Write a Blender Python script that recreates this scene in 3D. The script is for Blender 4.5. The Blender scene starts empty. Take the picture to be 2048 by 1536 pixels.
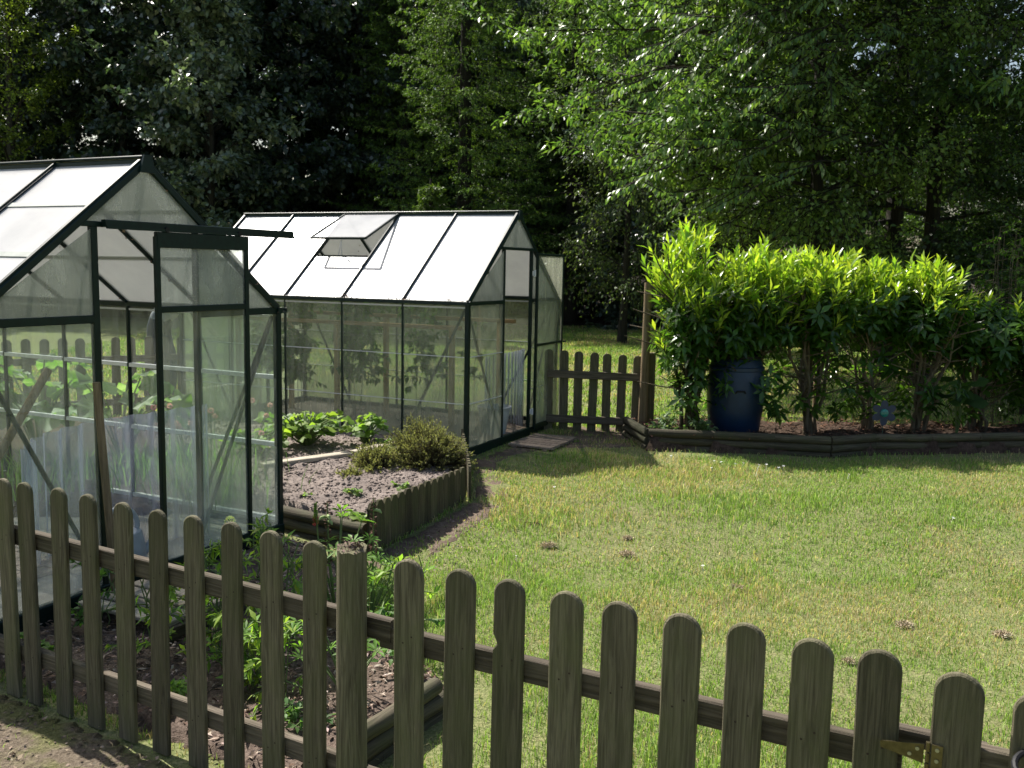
import bpy, bmesh, math, random
import numpy as np
from mathutils import Vector, Matrix

R_ = math.radians
sc = bpy.context.scene
COL = sc.collection
rng = np.random.default_rng(7)
random.seed(7)

# ------------------------------------------------------------------ camera, sky, sun, exposure
cam_d = bpy.data.cameras.new("camera")
cam = bpy.data.objects.new("camera", cam_d)
COL.objects.link(cam)
sc.camera = cam
cam_d.sensor_width = 36.0
cam_d.lens = 36.0 * 1902 / 2048
cam_d.clip_start = 0.05
cam_d.clip_end = 600
cam_d.dof.use_dof = True
cam_d.dof.focus_distance = 3.4
cam_d.dof.aperture_fstop = 9.0
PITCH, ROLL, CH = 0.1215, 0.0185, 1.577
fwd = Vector((0, math.cos(PITCH), -math.sin(PITCH)))
up0 = Vector((0, math.sin(PITCH), math.cos(PITCH)))
rt0 = Vector((1, 0, 0))
# picture content is turned clockwise by ROLL, so the camera is turned the other way
upv = up0 * math.cos(ROLL) + rt0 * math.sin(ROLL) * -1
rtv = rt0 * math.cos(ROLL) + up0 * math.sin(ROLL)
m = Matrix((rtv, upv, -fwd)).transposed().to_4x4()
m.translation = Vector((0, 0, CH))
cam.matrix_world = m

SUN_EL, SUN_AZ = R_(52.0), R_(137.0)      # azimuth counter-clockwise from +x
sdir = Vector((math.cos(SUN_EL) * math.cos(SUN_AZ), math.cos(SUN_EL) * math.sin(SUN_AZ), math.sin(SUN_EL)))
w = bpy.data.worlds.new("World")
sc.world = w
w.use_nodes = True
nt = w.node_tree
bg = nt.nodes["Background"]
sky = nt.nodes.new("ShaderNodeTexSky")
sky.sky_type = 'NISHITA'
sky.sun_disc = False
sky.sun_elevation = SUN_EL
sky.sun_rotation = math.pi / 2 - SUN_AZ
sky.air_density = 1.3
sky.dust_density = 3.0
sky.ozone_density = 1.0
nt.links.new(sky.outputs[0], bg.inputs[0])
bg.inputs[1].default_value = 0.075
sl = bpy.data.lights.new("sun", 'SUN')
sl.energy = 5.0
sl.angle = R_(0.55)
sl.color = (1.0, 0.95, 0.87)
so = bpy.data.objects.new("sun", sl)
COL.objects.link(so)
so.rotation_euler = sdir.to_track_quat('Z', 'Y').to_euler()
sc.view_settings.view_transform = 'Standard'
sc.view_settings.look = 'None'
sc.view_settings.gamma = 1.0
sc.view_settings.exposure = 1.0
sc.render.engine = 'CYCLES'
sc.cycles.transparent_max_bounces = 24
sc.cycles.max_bounces = 7
sc.cycles.diffuse_bounces = 3
sc.cycles.glossy_bounces = 2
sc.cycles.transmission_bounces = 4
sc.cycles.use_denoising = True
sc.cycles.sample_clamp_indirect = 6.0


# ------------------------------------------------------------------ noise helper
def vnoise(x, y, seed=0):
    xi = np.floor(x).astype(np.int64); yi = np.floor(y).astype(np.int64)
    xf = x - xi; yf = y - yi
    def h(a, b):
        n = (a * 374761393 + b * 668265263 + seed * 974711) & 0xFFFFFFFF
        n = ((n ^ (n >> 13)) * 1274126177) & 0xFFFFFFFF
        return ((n ^ (n >> 16)) & 0xFFFF) / 65535.0
    u = xf * xf * (3 - 2 * xf); v = yf * yf * (3 - 2 * yf)
    return (h(xi, yi) * (1 - u) + h(xi + 1, yi) * u) * (1 - v) + (h(xi, yi + 1) * (1 - u) + h(xi + 1, yi + 1) * u) * v


def fbm(x, y, seed=0, o=3):
    s = 0; a = 0.5; t = 0
    for k in range(o):
        s = s + a * vnoise(x * 2 ** k, y * 2 ** k, seed + k * 17); t += a; a *= 0.5
    return s / t


def gz(x, y):
    y = np.asarray(y, float)
    t = np.clip((6.8 - y) / 1.8, 0, 1)
    return -0.12 * t * t * (3 - 2 * t)


def gzf(x, y):
    return float(gz(x, y))


# ------------------------------------------------------------------ mesh helpers
def np_mesh(name, V, F, col=None, smooth=False):
    """V (n,3); F list of int arrays (m,k) with k 3 or 4"""
    me = bpy.data.meshes.new(name)
    if not isinstance(F, list): F = [F]
    F = [f for f in F if len(f)]
    nl = sum(f.size for f in F); nf = sum(len(f) for f in F)
    me.vertices.add(len(V)); me.vertices.foreach_set('co', np.ascontiguousarray(V, dtype=np.float32).ravel())
    me.loops.add(nl); me.loops.foreach_set('vertex_index', np.concatenate([f.ravel() for f in F]).astype(np.int32))
    me.polygons.add(nf)
    sizes = np.concatenate([np.full(len(f), f.shape[1]) for f in F])
    st = np.concatenate([[0], np.cumsum(sizes)[:-1]]).astype(np.int32)
    me.polygons.foreach_set('loop_start', st)
    if smooth: me.polygons.foreach_set('use_smooth', np.ones(nf, dtype=bool))
    me.update(calc_edges=True)
    if col is not None:
        a = me.attributes.new('col', 'FLOAT_COLOR', 'POINT')
        c = np.ones((len(V), 4), dtype=np.float32); c[:, :3] = col
        a.data.foreach_set('color', c.ravel())
    return me


def link(name, me, mat=None, parent=None, loc=None, rz=None):
    o = bpy.data.objects.new(name, me)
    COL.objects.link(o)
    if me is not None and mat is not None and len(me.materials) == 0:
        for mm in (mat if isinstance(mat, (list, tuple)) else [mat]): me.materials.append(mm)
    if parent: o.parent = parent
    if loc is not None: o.location = loc
    if rz is not None: o.rotation_euler = (0, 0, rz)
    return o


def tag(o, label=None, cat=None, group=None, kind=None):
    if label: o['label'] = label
    if cat: o['category'] = cat
    if group: o['group'] = group
    if kind: o['kind'] = kind
    return o


def empty(name, loc=(0, 0, 0), rz=0.0, label=None, cat=None, group=None):
    o = bpy.data.objects.new(name, None)
    COL.objects.link(o)
    o.location = loc; o.rotation_euler = (0, 0, rz); o.empty_display_size = 0.2
    return tag(o, label, cat, group)


class MB:
    def __init__(s):
        s.v = []; s.f = []; s.c = []
    def add(s, V, F, c=None):
        b = len(s.v)
        s.v += [tuple(p) for p in V]
        s.f += [tuple(i + b for i in q) for q in F]
        if c is not None: s.c += [c] * len(V)
        return s
    def box(s, a, b, ch=0.0):
        """axis box between corners a and b; ch = chamfer of the long edges (drawn as a bevelled prism along the longest axis)"""
        a = np.array(a, float); b = np.array(b, float)
        lo = np.minimum(a, b); hi = np.maximum(a, b)
        return s.beam((lo + hi) / 2, hi - lo, np.eye(3), ch)
    def beam(s, c, size, M, ch=0.0):
        """oriented box: centre c, size 3, M columns = axes"""
        c = np.array(c, float); h = np.array(size, float) / 2
        ch = min(ch, h.min() * 0.8)
        if ch <= 0:
            V = [c + M @ (h * np.array(k)) for k in ((-1, -1, -1), (1, -1, -1), (1, 1, -1), (-1, 1, -1), (-1, -1, 1), (1, -1, 1), (1, 1, 1), (-1, 1, 1))]
            F = [(0, 3, 2, 1), (4, 5, 6, 7), (0, 1, 5, 4), (1, 2, 6, 5), (2, 3, 7, 6), (3, 0, 4, 7)]
            return s.add(V, F)
        ax = int(np.argmax(h)); u, v = [(1, 2), (2, 0), (0, 1)][ax]
        ring = []
        for (a, b) in ((-1, -1), (1, -1), (1, 1), (-1, 1)):
            p1 = [a * h[u] - (0 if a * b > 0 else a * ch), b * h[v] - (0 if a * b < 0 else b * ch)]
            p2 = [a * h[u] - (a * ch if a * b > 0 else 0), b * h[v] - (b * ch if a * b < 0 else 0)]
            ring += [p1, p2]
        V = []
        for e in (-1, 1):
            for p in ring:
                q = np.zeros(3); q[ax] = e * h[ax]; q[u] = p[0]; q[v] = p[1]
                V.append(c + M @ q)
        F = [tuple(range(7, -1, -1)), tuple(range(8, 16))]
        for i in range(8):
            j = (i + 1) % 8
            F.append((i, j, j + 8, i + 8))
        return s.add(V, F)
    def bar(s, p0, p1, wd, hd, up=(0, 0, 1), ch=0.0, off=0.0):
        """rectangular bar from p0 to p1, wd across, hd along 'up'"""
        p0 = np.array(p0, float); p1 = np.array(p1, float)
        d = p1 - p0; L = np.linalg.norm(d); d /= L
        u = np.array(up, float); x = np.cross(d, u)
        if np.linalg.norm(x) < 1e-6: x = np.cross(d, np.array([1.0, 0, 0]))
        x /= np.linalg.norm(x); u = np.cross(x, d)
        return s.beam((p0 + p1) / 2 + u * off, (L, wd, hd), np.array([d, x, u]).T, ch)
    def tube(s, P, r, n=8, cap=True):
        P = [np.array(p, float) for p in P]
        if np.isscalar(r): r = [r] * len(P)
        b = len(s.v); V = []; F = []
        prev = None
        for i, p in enumerate(P):
            d = (P[min(i + 1, len(P) - 1)] - P[max(i - 1, 0)]); d /= (np.linalg.norm(d) + 1e-9)
            if prev is None:
                a = np.array([0, 0, 1.0]) if abs(d[2]) < 0.9 else np.array([1.0, 0, 0])
                x = np.cross(d, a)
            else:
                x = prev - d * np.dot(prev, d)
            x /= (np.linalg.norm(x) + 1e-9); prev = x
            y = np.cross(d, x)
            for k in range(n):
                t = 2 * math.pi * k / n
                V.append(p + (x * math.cos(t) + y * math.sin(t)) * r[i])
        for i in range(len(P) - 1):
            for k in range(n):
                k2 = (k + 1) % n
                F.append((i * n + k, i * n + k2, (i + 1) * n + k2, (i + 1) * n + k))
        if cap:
            F.append(tuple(range(n - 1, -1, -1))); F.append(tuple(range((len(P) - 1) * n, len(P) * n)))
        return s.add(V, F)
    def lathe(s, prof, n=24, c=(0, 0, 0)):
        V = []; F = []
        for (r, z) in prof:
            for k in range(n):
                t = 2 * math.pi * k / n
                V.append((c[0] + r * math.cos(t), c[1] + r * math.sin(t), c[2] + z))
        for i in range(len(prof) - 1):
            for k in range(n):
                k2 = (k + 1) % n
                F.append((i * n + k, i * n + k2, (i + 1) * n + k2, (i + 1) * n + k))
        return s.add(V, F)
    def quad(s, *P):
        return s.add(P, [tuple(range(len(P)))])
    def build(s, name, mat, parent=None, smooth=False, loc=None, rz=None, bevel=0.0):
        me = bpy.data.meshes.new(name)
        me.from_pydata([tuple(float(q) for q in p) for p in s.v], [], s.f)
        me.update()
        if smooth:
            me.polygons.foreach_set('use_smooth', np.ones(len(me.polygons), dtype=bool))
            try: me.set_sharp_from_angle(angle=R_(40))
            except Exception: pass
        if s.c:
            a = me.attributes.new('col', 'FLOAT_COLOR', 'POINT')
            a.data.foreach_set('color', np.array([(*q, 1.0) for q in s.c], dtype=np.float32).ravel())
        o = link(name, me, mat, parent, loc, rz)
        if bevel:
            b = o.modifiers.new('bevel', 'BEVEL'); b.width = bevel; b.segments = 2; b.limit_method = 'ANGLE'
        return o


# ------------------------------------------------------------------ materials
def new_mat(name):
    m = bpy.data.materials.new(name); m.use_nodes = True
    n = m.node_tree; n.nodes.clear()
    out = n.nodes.new('ShaderNodeOutputMaterial')
    return m, n, out


def ramp(n, fac, stops):
    r = n.nodes.new('ShaderNodeValToRGB')
    while len(r.color_ramp.elements) < len(stops): r.color_ramp.elements.new(0.5)
    for e, (p, c) in zip(r.color_ramp.elements, stops):
        e.position = p; e.color = (*c, 1) if len(c) == 3 else c
    n.links.new(fac, r.inputs[0])
    return r.outputs[0]


def noise(n, scale, detail=3, rough=0.55, vec=None, dist=0.0):
    t = n.nodes.new('ShaderNodeTexNoise')
    t.inputs['Scale'].default_value = scale; t.inputs['Detail'].default_value = detail
    t.inputs['Roughness'].default_value = rough; t.inputs['Distortion'].default_value = dist
    if vec is not None: n.links.new(vec, t.inputs['Vector'])
    return t.outputs['Fac']


def coords(n, scale=(1, 1, 1), rnd=True):
    tc = n.nodes.new('ShaderNodeTexCoord'); mp = n.nodes.new('ShaderNodeMapping')
    mp.inputs['Scale'].default_value = scale
    n.links.new(tc.outputs['Object'], mp.inputs[0])
    if rnd:
        oi = n.nodes.new('ShaderNodeObjectInfo'); mu = n.nodes.new('ShaderNodeVectorMath'); mu.operation = 'SCALE'
        mu.inputs[0].default_value = (37.0, 61.0, 53.0)
        n.links.new(oi.outputs['Random'], mu.inputs['Scale'])
        n.links.new(mu.outputs[0], mp.inputs['Location'])
    return mp.outputs[0]


def mixc(n, f, a, b, mode='MIX'):
    x = n.nodes.new('ShaderNodeMix'); x.data_type = 'RGBA'; x.blend_type = mode
    if isinstance(f, (int, float)): x.inputs[0].default_value = f
    else: n.links.new(f, x.inputs[0])
    for i, c in ((6, a), (7, b)):
        if isinstance(c, tuple): x.inputs[i].default_value = (*c, 1)
        else: n.links.new(c, x.inputs[i])
    return x.outputs[2]


def bump(n, h, s, d=0.01):
    b = n.nodes.new('ShaderNodeBump'); b.inputs['Strength'].default_value = s; b.inputs['Distance'].default_value = d
    n.links.new(h, b.inputs['Height'])
    return b.outputs[0]


def principled(n, out, col, rough=0.7, nrm=None, spec=0.3, metal=0.0):
    p = n.nodes.new('ShaderNodeBsdfPrincipled')
    if isinstance(col, tuple): p.inputs['Base Color'].default_value = (*col, 1)
    else: n.links.new(col, p.inputs['Base Color'])
    if isinstance(rough, (int, float)): p.inputs['Roughness'].default_value = rough
    else: n.links.new(rough, p.inputs['Roughness'])
    p.inputs['Specular IOR Level'].default_value = spec
    p.inputs['Metallic'].default_value = metal
    if nrm is not None: n.links.new(nrm, p.inputs['Normal'])
    if out is not None: n.links.new(p.outputs[0], out.inputs[0])
    return p


def wood_mat(name, a, b, moss=(0.10, 0.12, 0.04), mossamt=0.5, along=2, grain=60.0, bumpd=0.004, attr=False):
    m, n, out = new_mat(name)
    s = [grain, grain, grain]; s[along] = grain * 0.045
    v = coords(n, tuple(s))
    g = noise(n, 1.0, 4, 0.6, v, 1.2)
    v2 = coords(n, (9, 9, 9) if along != 2 else (9, 9, 4))
    bl = noise(n, 1.0, 4, 0.65, v2)
    c = ramp(n, g, [(0.36, a), (0.5, tuple((x + y) / 2 for x, y in zip(a, b))), (0.62, b)])
    msk = ramp(n, bl, [(0.42, (0, 0, 0)), (0.66, (mossamt,) * 3)])
    c = mixc(n, msk, c, moss)
    oi = n.nodes.new('ShaderNodeObjectInfo')
    hv = n.nodes.new('ShaderNodeHueSaturation')
    mr = n.nodes.new('ShaderNodeMapRange'); mr.inputs[3].default_value = 0.72; mr.inputs[4].default_value = 1.25
    n.links.new(oi.outputs['Random'], mr.inputs[0]); n.links.new(mr.outputs[0], hv.inputs['Value'])
    n.links.new(c, hv.inputs['Color'])
    # fine saw marks and pores
    v3 = coords(n, (400, 400, 400)); f = noise(n, 1.0, 2, 0.5, v3)
    ad = n.nodes.new('ShaderNodeMath'); ad.operation = 'MULTIPLY_ADD'; ad.inputs[1].default_value = 0.35
    n.links.new(f, ad.inputs[0]); n.links.new(g, ad.inputs[2])
    principled(n, out, hv.outputs[0], 0.85, bump(n, ad.outputs[0], 0.9, bumpd), 0.25)
    return m


M = {}
M['picket'] = wood_mat('weathered picket wood', (0.066, 0.057, 0.037), (0.155, 0.136, 0.090), (0.098, 0.104, 0.045), 0.60, grain=95.0)
M['rail'] = wood_mat('weathered rail wood', (0.055, 0.044, 0.032), (0.14, 0.115, 0.088), (0.06, 0.06, 0.03), 0.35, along=0)
M['log'] = wood_mat('weathered round log', (0.040, 0.034, 0.022), (0.10, 0.085, 0.058), (0.06, 0.07, 0.03), 0.5, along=0)
M['plank'] = wood_mat('silver grey plank', (0.22, 0.19, 0.15), (0.42, 0.37, 0.30), (0.2, 0.2, 0.12), 0.3, along=0)
M['board'] = wood_mat('notched board wood', (0.04, 0.034, 0.02), (0.11, 0.09, 0.055), (0.07, 0.08, 0.03), 0.5)
M['cane'] = wood_mat('pale sawn wood', (0.34, 0.21, 0.10), (0.55, 0.38, 0.2), (0.3, 0.22, 0.12), 0.2, along=0)
M['stake'] = wood_mat('pale wooden stake', (0.20, 0.14, 0.08), (0.38, 0.28, 0.17), (0.2, 0.18, 0.09), 0.3)
M['slat'] = wood_mat('dull slat wood', (0.15, 0.11, 0.085), (0.32, 0.25, 0.2), (0.16, 0.15, 0.09), 0.3, along=0)


def simple(name, col, rough=0.5, spec=0.4, metal=0.0, var=0.15, scale=14, bmp=0.0):
    m, n, out = new_mat(name)
    v = coords(n, (scale,) * 3)
    f = noise(n, 1.0, 4, 0.6, v)
    a = tuple(max(0, c * (1 - var)) for c in col); b = tuple(min(1, c * (1 + var)) for c in col)
    c = ramp(n, f, [(0.3, a), (0.7, b)])
    principled(n, out, c, rough, bump(n, f, bmp, 0.01) if bmp else None, spec, metal)
    return m


M['green'] = simple('dark green painted aluminium', (0.0025, 0.014, 0.0115), 0.42, 0.28, 0.0, 0.35, 30)
M['alu'] = simple('bare aluminium strip', (0.62, 0.62, 0.66), 0.35, 0.5, 0.0, 0.1)
M['alu_sunlit'] = simple('sunlit white aluminium strip', (0.88, 0.88, 0.92), 0.4, 0.5, 0.0, 0.04)  # near-white colour also holds the sun caught by the strip edges
M['grey_lap'] = simple('grey sealing strip', (0.20, 0.23, 0.21), 0.6, 0.3, 0.0, 0.2)
M['zinc'] = simple('passivated zinc hinge', (0.12, 0.10, 0.055), 0.38, 0.5, 0.8, 0.35, 40)
M['screw'] = simple('steel screw', (0.35, 0.35, 0.33), 0.35, 0.5, 0.9)
M['black'] = simple('black plastic', (0.012, 0.012, 0.014), 0.55, 0.25)
M['barrel'] = simple('blue barrel plastic', (0.006, 0.024, 0.066), 0.45, 0.45, 0.0, 0.25, 6)
M['can'] = simple('grey blue plastic', (0.36, 0.40, 0.46), 0.4, 0.5, 0.0, 0.12)
M['bucket'] = simple('pale grey bucket plastic', (0.42, 0.44, 0.45), 0.45, 0.4)
M['petal'] = simple('dark blue painted metal', (0.014, 0.028, 0.075), 0.4, 0.5)
M['teal'] = simple('teal glass disc', (0.02, 0.20, 0.18), 0.2, 0.6)
M['wire'] = simple('green coated wire', (0.06, 0.09, 0.06), 0.5, 0.4)
M['red'] = simple('red paint', (0.6, 0.03, 0.03), 0.4, 0.4)
M['white'] = simple('white paint', (0.8, 0.8, 0.78), 0.4, 0.4)
M['concrete'] = simple('worn concrete', (0.42, 0.38, 0.35), 0.9, 0.2, 0.0, 0.2, 9, 0.3)
M['brick'] = simple('pale pink paver', (0.55, 0.42, 0.36), 0.9, 0.2, 0.0, 0.18, 18, 0.3)
M['clod'] = simple('dry turf clod', (0.19, 0.15, 0.10), 0.95, 0.1, 0.0, 0.35, 60, 0.6)
M['litter'] = simple('fallen leaf litter', (0.12, 0.07, 0.045), 0.9, 0.1, 0.0, 0.4, 40)
M['bark'] = wood_mat('tree bark', (0.02, 0.018, 0.014), (0.06, 0.05, 0.038), (0.03, 0.038, 0.02), 0.4, grain=22, bumpd=0.03)
M['barkpale'] = wood_mat('pale birch bark', (0.10, 0.09, 0.08), (0.40, 0.38, 0.34), (0.1, 0.11, 0.07), 0.4, grain=12, bumpd=0.02)
M['twig'] = wood_mat('brown shrub stem', (0.06, 0.045, 0.03), (0.15, 0.12, 0.08), (0.07, 0.08, 0.04), 0.3, grain=40)
M['deadstem'] = simple('spent brown seed pod', (0.07, 0.045, 0.035), 0.8, 0.2, 0.0, 0.4, 60)


def leaf_mat(name, trans=0.45, spec=0.35, rough=0.4, tint=(1.15, 1.25, 0.45), tscale=1.6):
    """colour from the 'col' attribute; light shines through the blade"""
    m, n, out = new_mat(name)
    at = n.nodes.new('ShaderNodeAttribute'); at.attribute_name = 'col'
    p = principled(n, None, at.outputs['Color'], rough, None, spec)
    tr = n.nodes.new('ShaderNodeBsdfTranslucent')
    t = n.nodes.new('ShaderNodeMix'); t.data_type = 'RGBA'; t.blend_type = 'MULTIPLY'; t.inputs[0].default_value = 1.0
    n.links.new(at.outputs['Color'], t.inputs[6]); t.inputs[7].default_value = (tint[0] * tscale, tint[1] * tscale, tint[2] * tscale, 1)
    n.links.new(t.outputs[2], tr.inputs[0])
    mx = n.nodes.new('ShaderNodeMixShader'); mx.inputs[0].default_value = trans
    n.links.new(p.outputs[0], mx.inputs[1]); n.links.new(tr.outputs[0], mx.inputs[2])
    n.links.new(mx.outputs[0], out.inputs[0])
    return m


M['leaf'] = leaf_mat('tree leaf', 0.35, 0.4, 0.38)
M['leaf_dark'] = leaf_mat('dark waxy tree leaf', 0.22, 0.75, 0.33, (1.0, 1.15, 0.5), 1.4)
M['laurel'] = leaf_mat('glossy laurel leaf', 0.42, 0.55, 0.25, (1.2, 1.25, 0.4), 1.7)
M['needle'] = leaf_mat('spruce needle', 0.22, 0.25, 0.55)
M['grass'] = leaf_mat('grass blade', 0.35, 0.2, 0.5, (1.1, 1.2, 0.6), 1.4)
M['herb'] = leaf_mat('soft herb leaf', 0.45, 0.25, 0.5, (1.15, 1.25, 0.5), 1.6)


def glass_mat(name, veil, spec_col=(0.75, 0.75, 0.72), streak=0.5, low_dirt=0.0, gloss=0.6, rib=0.0):
    """dusty greenhouse glazing: clear glass with a film of dirt and algae that scatters light"""
    m, n, out = new_mat(name)
    lw0 = n.nodes.new('ShaderNodeLayerWeight'); lw0.inputs[0].default_value = 0.5
    pw = n.nodes.new('ShaderNodeMath'); pw.operation = 'POWER'; pw.inputs[1].default_value = 4.0
    n.links.new(lw0.outputs['Facing'], pw.inputs[0])
    lw = n.nodes.new('ShaderNodeMath'); lw.operation = 'MULTIPLY_ADD'; lw.inputs[1].default_value = 0.85; lw.inputs[2].default_value = 0.025
    n.links.new(pw.outputs[0], lw.inputs[0])
    tb = n.nodes.new('ShaderNodeBsdfTransparent'); tb.inputs[0].default_value = (0.93, 0.97, 0.94, 1)
    gl = n.nodes.new('ShaderNodeBsdfGlossy'); gl.inputs['Roughness'].default_value = 0.03
    gl.inputs[0].default_value = (gloss, gloss, gloss, 1)
    mg = n.nodes.new('ShaderNodeMixShader')
    n.links.new(lw.outputs[0], mg.inputs[0]); n.links.new(tb.outputs[0], mg.inputs[1]); n.links.new(gl.outputs[0], mg.inputs[2])
    df = n.nodes.new('ShaderNodeBsdfDiffuse'); df.inputs[0].default_value = (*spec_col, 1)
    tr = n.nodes.new('ShaderNodeBsdfTranslucent'); tr.inputs[0].default_value = (*spec_col, 1)
    md = n.nodes.new('ShaderNodeMixShader'); md.inputs[0].default_value = 0.5
    n.links.new(df.outputs[0], md.inputs[1]); n.links.new(tr.outputs[0], md.inputs[2])
    v = coords(n, (3.0, 3.0, 1.2)); a = noise(n, 1.0, 5, 0.65, v, 1.5)
    v2 = coords(n, (28, 28, 2.0)); b = noise(n, 1.0, 4, 0.7, v2, 0.6)
    v3 = coords(n, (180, 180, 180)); c = noise(n, 1.0, 2, 0.5, v3)
    f1 = ramp(n, a, [(0.3, (0.55,) * 3), (0.7, (1.35,) * 3)])
    f2 = ramp(n, b, [(0.35, (1 - streak,) * 3), (0.75, (1 + streak,) * 3)])
    f3 = ramp(n, c, [(0.62, (1.0,) * 3), (0.75, (1.7,) * 3)])
    mu = mixc(n, 1.0, f1, f2, 'MULTIPLY'); mu = mixc(n, 1.0, mu, f3, 'MULTIPLY')
    k = n.nodes.new('ShaderNodeMath'); k.operation = 'MULTIPLY'; k.inputs[1].default_value = veil
    n.links.new(mu, k.inputs[0])
    fac = k.outputs[0]
    if rib > 0:
        rb = n.nodes.new('ShaderNodeMath'); rb.operation = 'MULTIPLY_ADD'; rb.use_clamp = True
        n.links.new(pw.outputs[0], rb.inputs[0]); rb.inputs[1].default_value = rib; n.links.new(fac, rb.inputs[2]); fac = rb.outputs[0]
    if low_dirt > 0:
        tc = n.nodes.new('ShaderNodeTexCoord'); sx = n.nodes.new('ShaderNodeSeparateXYZ'); n.links.new(tc.outputs['Object'], sx.inputs[0])
        mr = n.nodes.new('ShaderNodeMapRange'); mr.inputs[1].default_value = 0.05; mr.inputs[2].default_value = 0.55
        mr.inputs[3].default_value = low_dirt; mr.inputs[4].default_value = 0.0
        n.links.new(sx.outputs['Z'], mr.inputs[0])
        ad = n.nodes.new('ShaderNodeMath'); ad.operation = 'ADD'; ad.use_clamp = True
        n.links.new(fac, ad.inputs[0]); n.links.new(mr.outputs[0], ad.inputs[1]); fac = ad.outputs[0]
    mx = n.nodes.new('ShaderNodeMixShader')
    n.links.new(fac, mx.inputs[0]); n.links.new(mg.outputs[0], mx.inputs[1]); n.links.new(md.outputs[0], mx.inputs[2])
    n.links.new(mx.outputs[0], out.inputs[0])
    return m


M['glass_clear'] = glass_mat('lightly dusty glass', 0.12, streak=0.7, low_dirt=0.12)
M['glass_side'] = glass_mat('algae filmed glass', 0.27, (0.55, 0.56, 0.45), 0.35, 0.30)
M['glass_top'] = glass_mat('hazy gable glazing', 0.55, (0.42, 0.43, 0.40), 0.12)
M['corrugated'] = glass_mat('clear corrugated plastic', 0.22, (0.70, 0.71, 0.88), 0.3, rib=2.2, gloss=0.9)


def roof_mat(name='white roof glazing', clear=0.36):
    m, n, out = new_mat(name)
    v = coords(n, (2.0, 2.0, 2.0)); a = noise(n, 1.0, 5, 0.6, v)
    v2 = coords(n, (40, 40, 40)); b = noise(n, 1.0, 3, 0.6, v2)
    c = ramp(n, a, [(0.3, (0.50, 0.515, 0.53)), (0.7, (0.72, 0.72, 0.73))])
    sp = ramp(n, b, [(0.70, (1, 1, 1)), (0.78, (0.6, 0.58, 0.52))])
    c = mixc(n, 1.0, c, sp, 'MULTIPLY')
    p = principled(n, None, c, 0.25, None, 0.5)
    tr = n.nodes.new('ShaderNodeBsdfTranslucent'); tr.inputs[0].default_value = (0.55, 0.56, 0.54, 1)
    mx = n.nodes.new('ShaderNodeMixShader'); mx.inputs[0].default_value = 0.20
    n.links.new(p.outputs[0], mx.inputs[1]); n.links.new(tr.outputs[0], mx.inputs[2])
    # no layer is fully opaque: a little straight-through light
    tb = n.nodes.new('ShaderNodeBsdfTransparent'); m2 = n.nodes.new('ShaderNodeMixShader'); m2.inputs[0].default_value = clear
    n.links.new(mx.outputs[0], m2.inputs[1]); n.links.new(tb.outputs[0], m2.inputs[2])
    n.links.new(m2.outputs[0], out.inputs[0])
    return m


M['roof'] = roof_mat()
M['vent'] = roof_mat('thin vent glazing', 0.50)


def ground_mat():
    m, n, out = new_mat('lawn soil and thatch')
    v = coords(n, (1, 1, 1), rnd=False)
    a = noise(n, 0.9, 5, 0.6, v); b = noise(n, 9.0, 4, 0.65, v); c = noise(n, 70.0, 3, 0.6, v)
    g = ramp(n, b, [(0.3, (0.07, 0.095, 0.028)), (0.55, (0.12, 0.15, 0.05)), (0.75, (0.26, 0.22, 0.12))])
    s = ramp(n, c, [(0.3, (0.08, 0.10, 0.03)), (0.7, (0.32, 0.30, 0.16))])
    c1 = mixc(n, 0.5, g, s)
    msk = ramp(n, a, [(0.5, (0, 0, 0)), (0.75, (0.5, 0.5, 0.5))])
    c1 = mixc(n, msk, c1, (0.16, 0.12, 0.07))
    # far lawn edge and wood floor: the wood's shade painted in as dark brown
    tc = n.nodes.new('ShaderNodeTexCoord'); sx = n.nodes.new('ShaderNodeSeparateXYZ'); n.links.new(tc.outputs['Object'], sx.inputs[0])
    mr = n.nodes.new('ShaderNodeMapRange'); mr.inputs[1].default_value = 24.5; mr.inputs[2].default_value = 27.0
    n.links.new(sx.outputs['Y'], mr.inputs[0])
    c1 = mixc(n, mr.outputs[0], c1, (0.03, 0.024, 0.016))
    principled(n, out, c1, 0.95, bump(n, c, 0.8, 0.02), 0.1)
    return m


M['ground'] = ground_mat()


def soil_mat(name, a, b, sc1=35.0):
    m, n, out = new_mat(name)
    v = coords(n, (1, 1, 1), rnd=False)
    x = noise(n, sc1, 5, 0.7, v); y = noise(n, 4.0, 4, 0.6, v)
    c = ramp(n, x, [(0.3, a), (0.7, b)])
    c = mixc(n, ramp(n, y, [(0.45, (0, 0, 0)), (0.7, (0.5,) * 3)]), c, tuple(q * 0.6 for q in a))
    principled(n, out, c, 0.95, bump(n, x, 1.0, 0.02), 0.1)
    return m


M['soil'] = soil_mat('dry grey brown soil', (0.15, 0.122, 0.108), (0.29, 0.243, 0.218))
M['mulch'] = soil_mat('bark mulch bed', (0.08, 0.058, 0.046), (0.26, 0.20, 0.165), 60)
M['darksoil'] = soil_mat('dark leaf mould soil', (0.03, 0.022, 0.016), (0.12, 0.08, 0.06), 30)
def worn_mat():
    m, n, out = new_mat('trodden earth and moss')
    v = coords(n, (1, 1, 1), rnd=False)
    x = noise(n, 55, 5, .7, v); y = noise(n, 3.2, 5, .65, v)
    c = ramp(n, x, [(.3, (.10, .078, .056)), (.7, (.27, .22, .165))])
    g = ramp(n, x, [(.3, (.09, .10, .03)), (.7, (.25, .26, .10))])
    principled(n, out, mixc(n, ramp(n, y, [(.44, (0, 0, 0)), (.60, (.9, .9, .9))]), c, g), .95, bump(n, x, 1.0, .03), .1)
    return m


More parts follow.
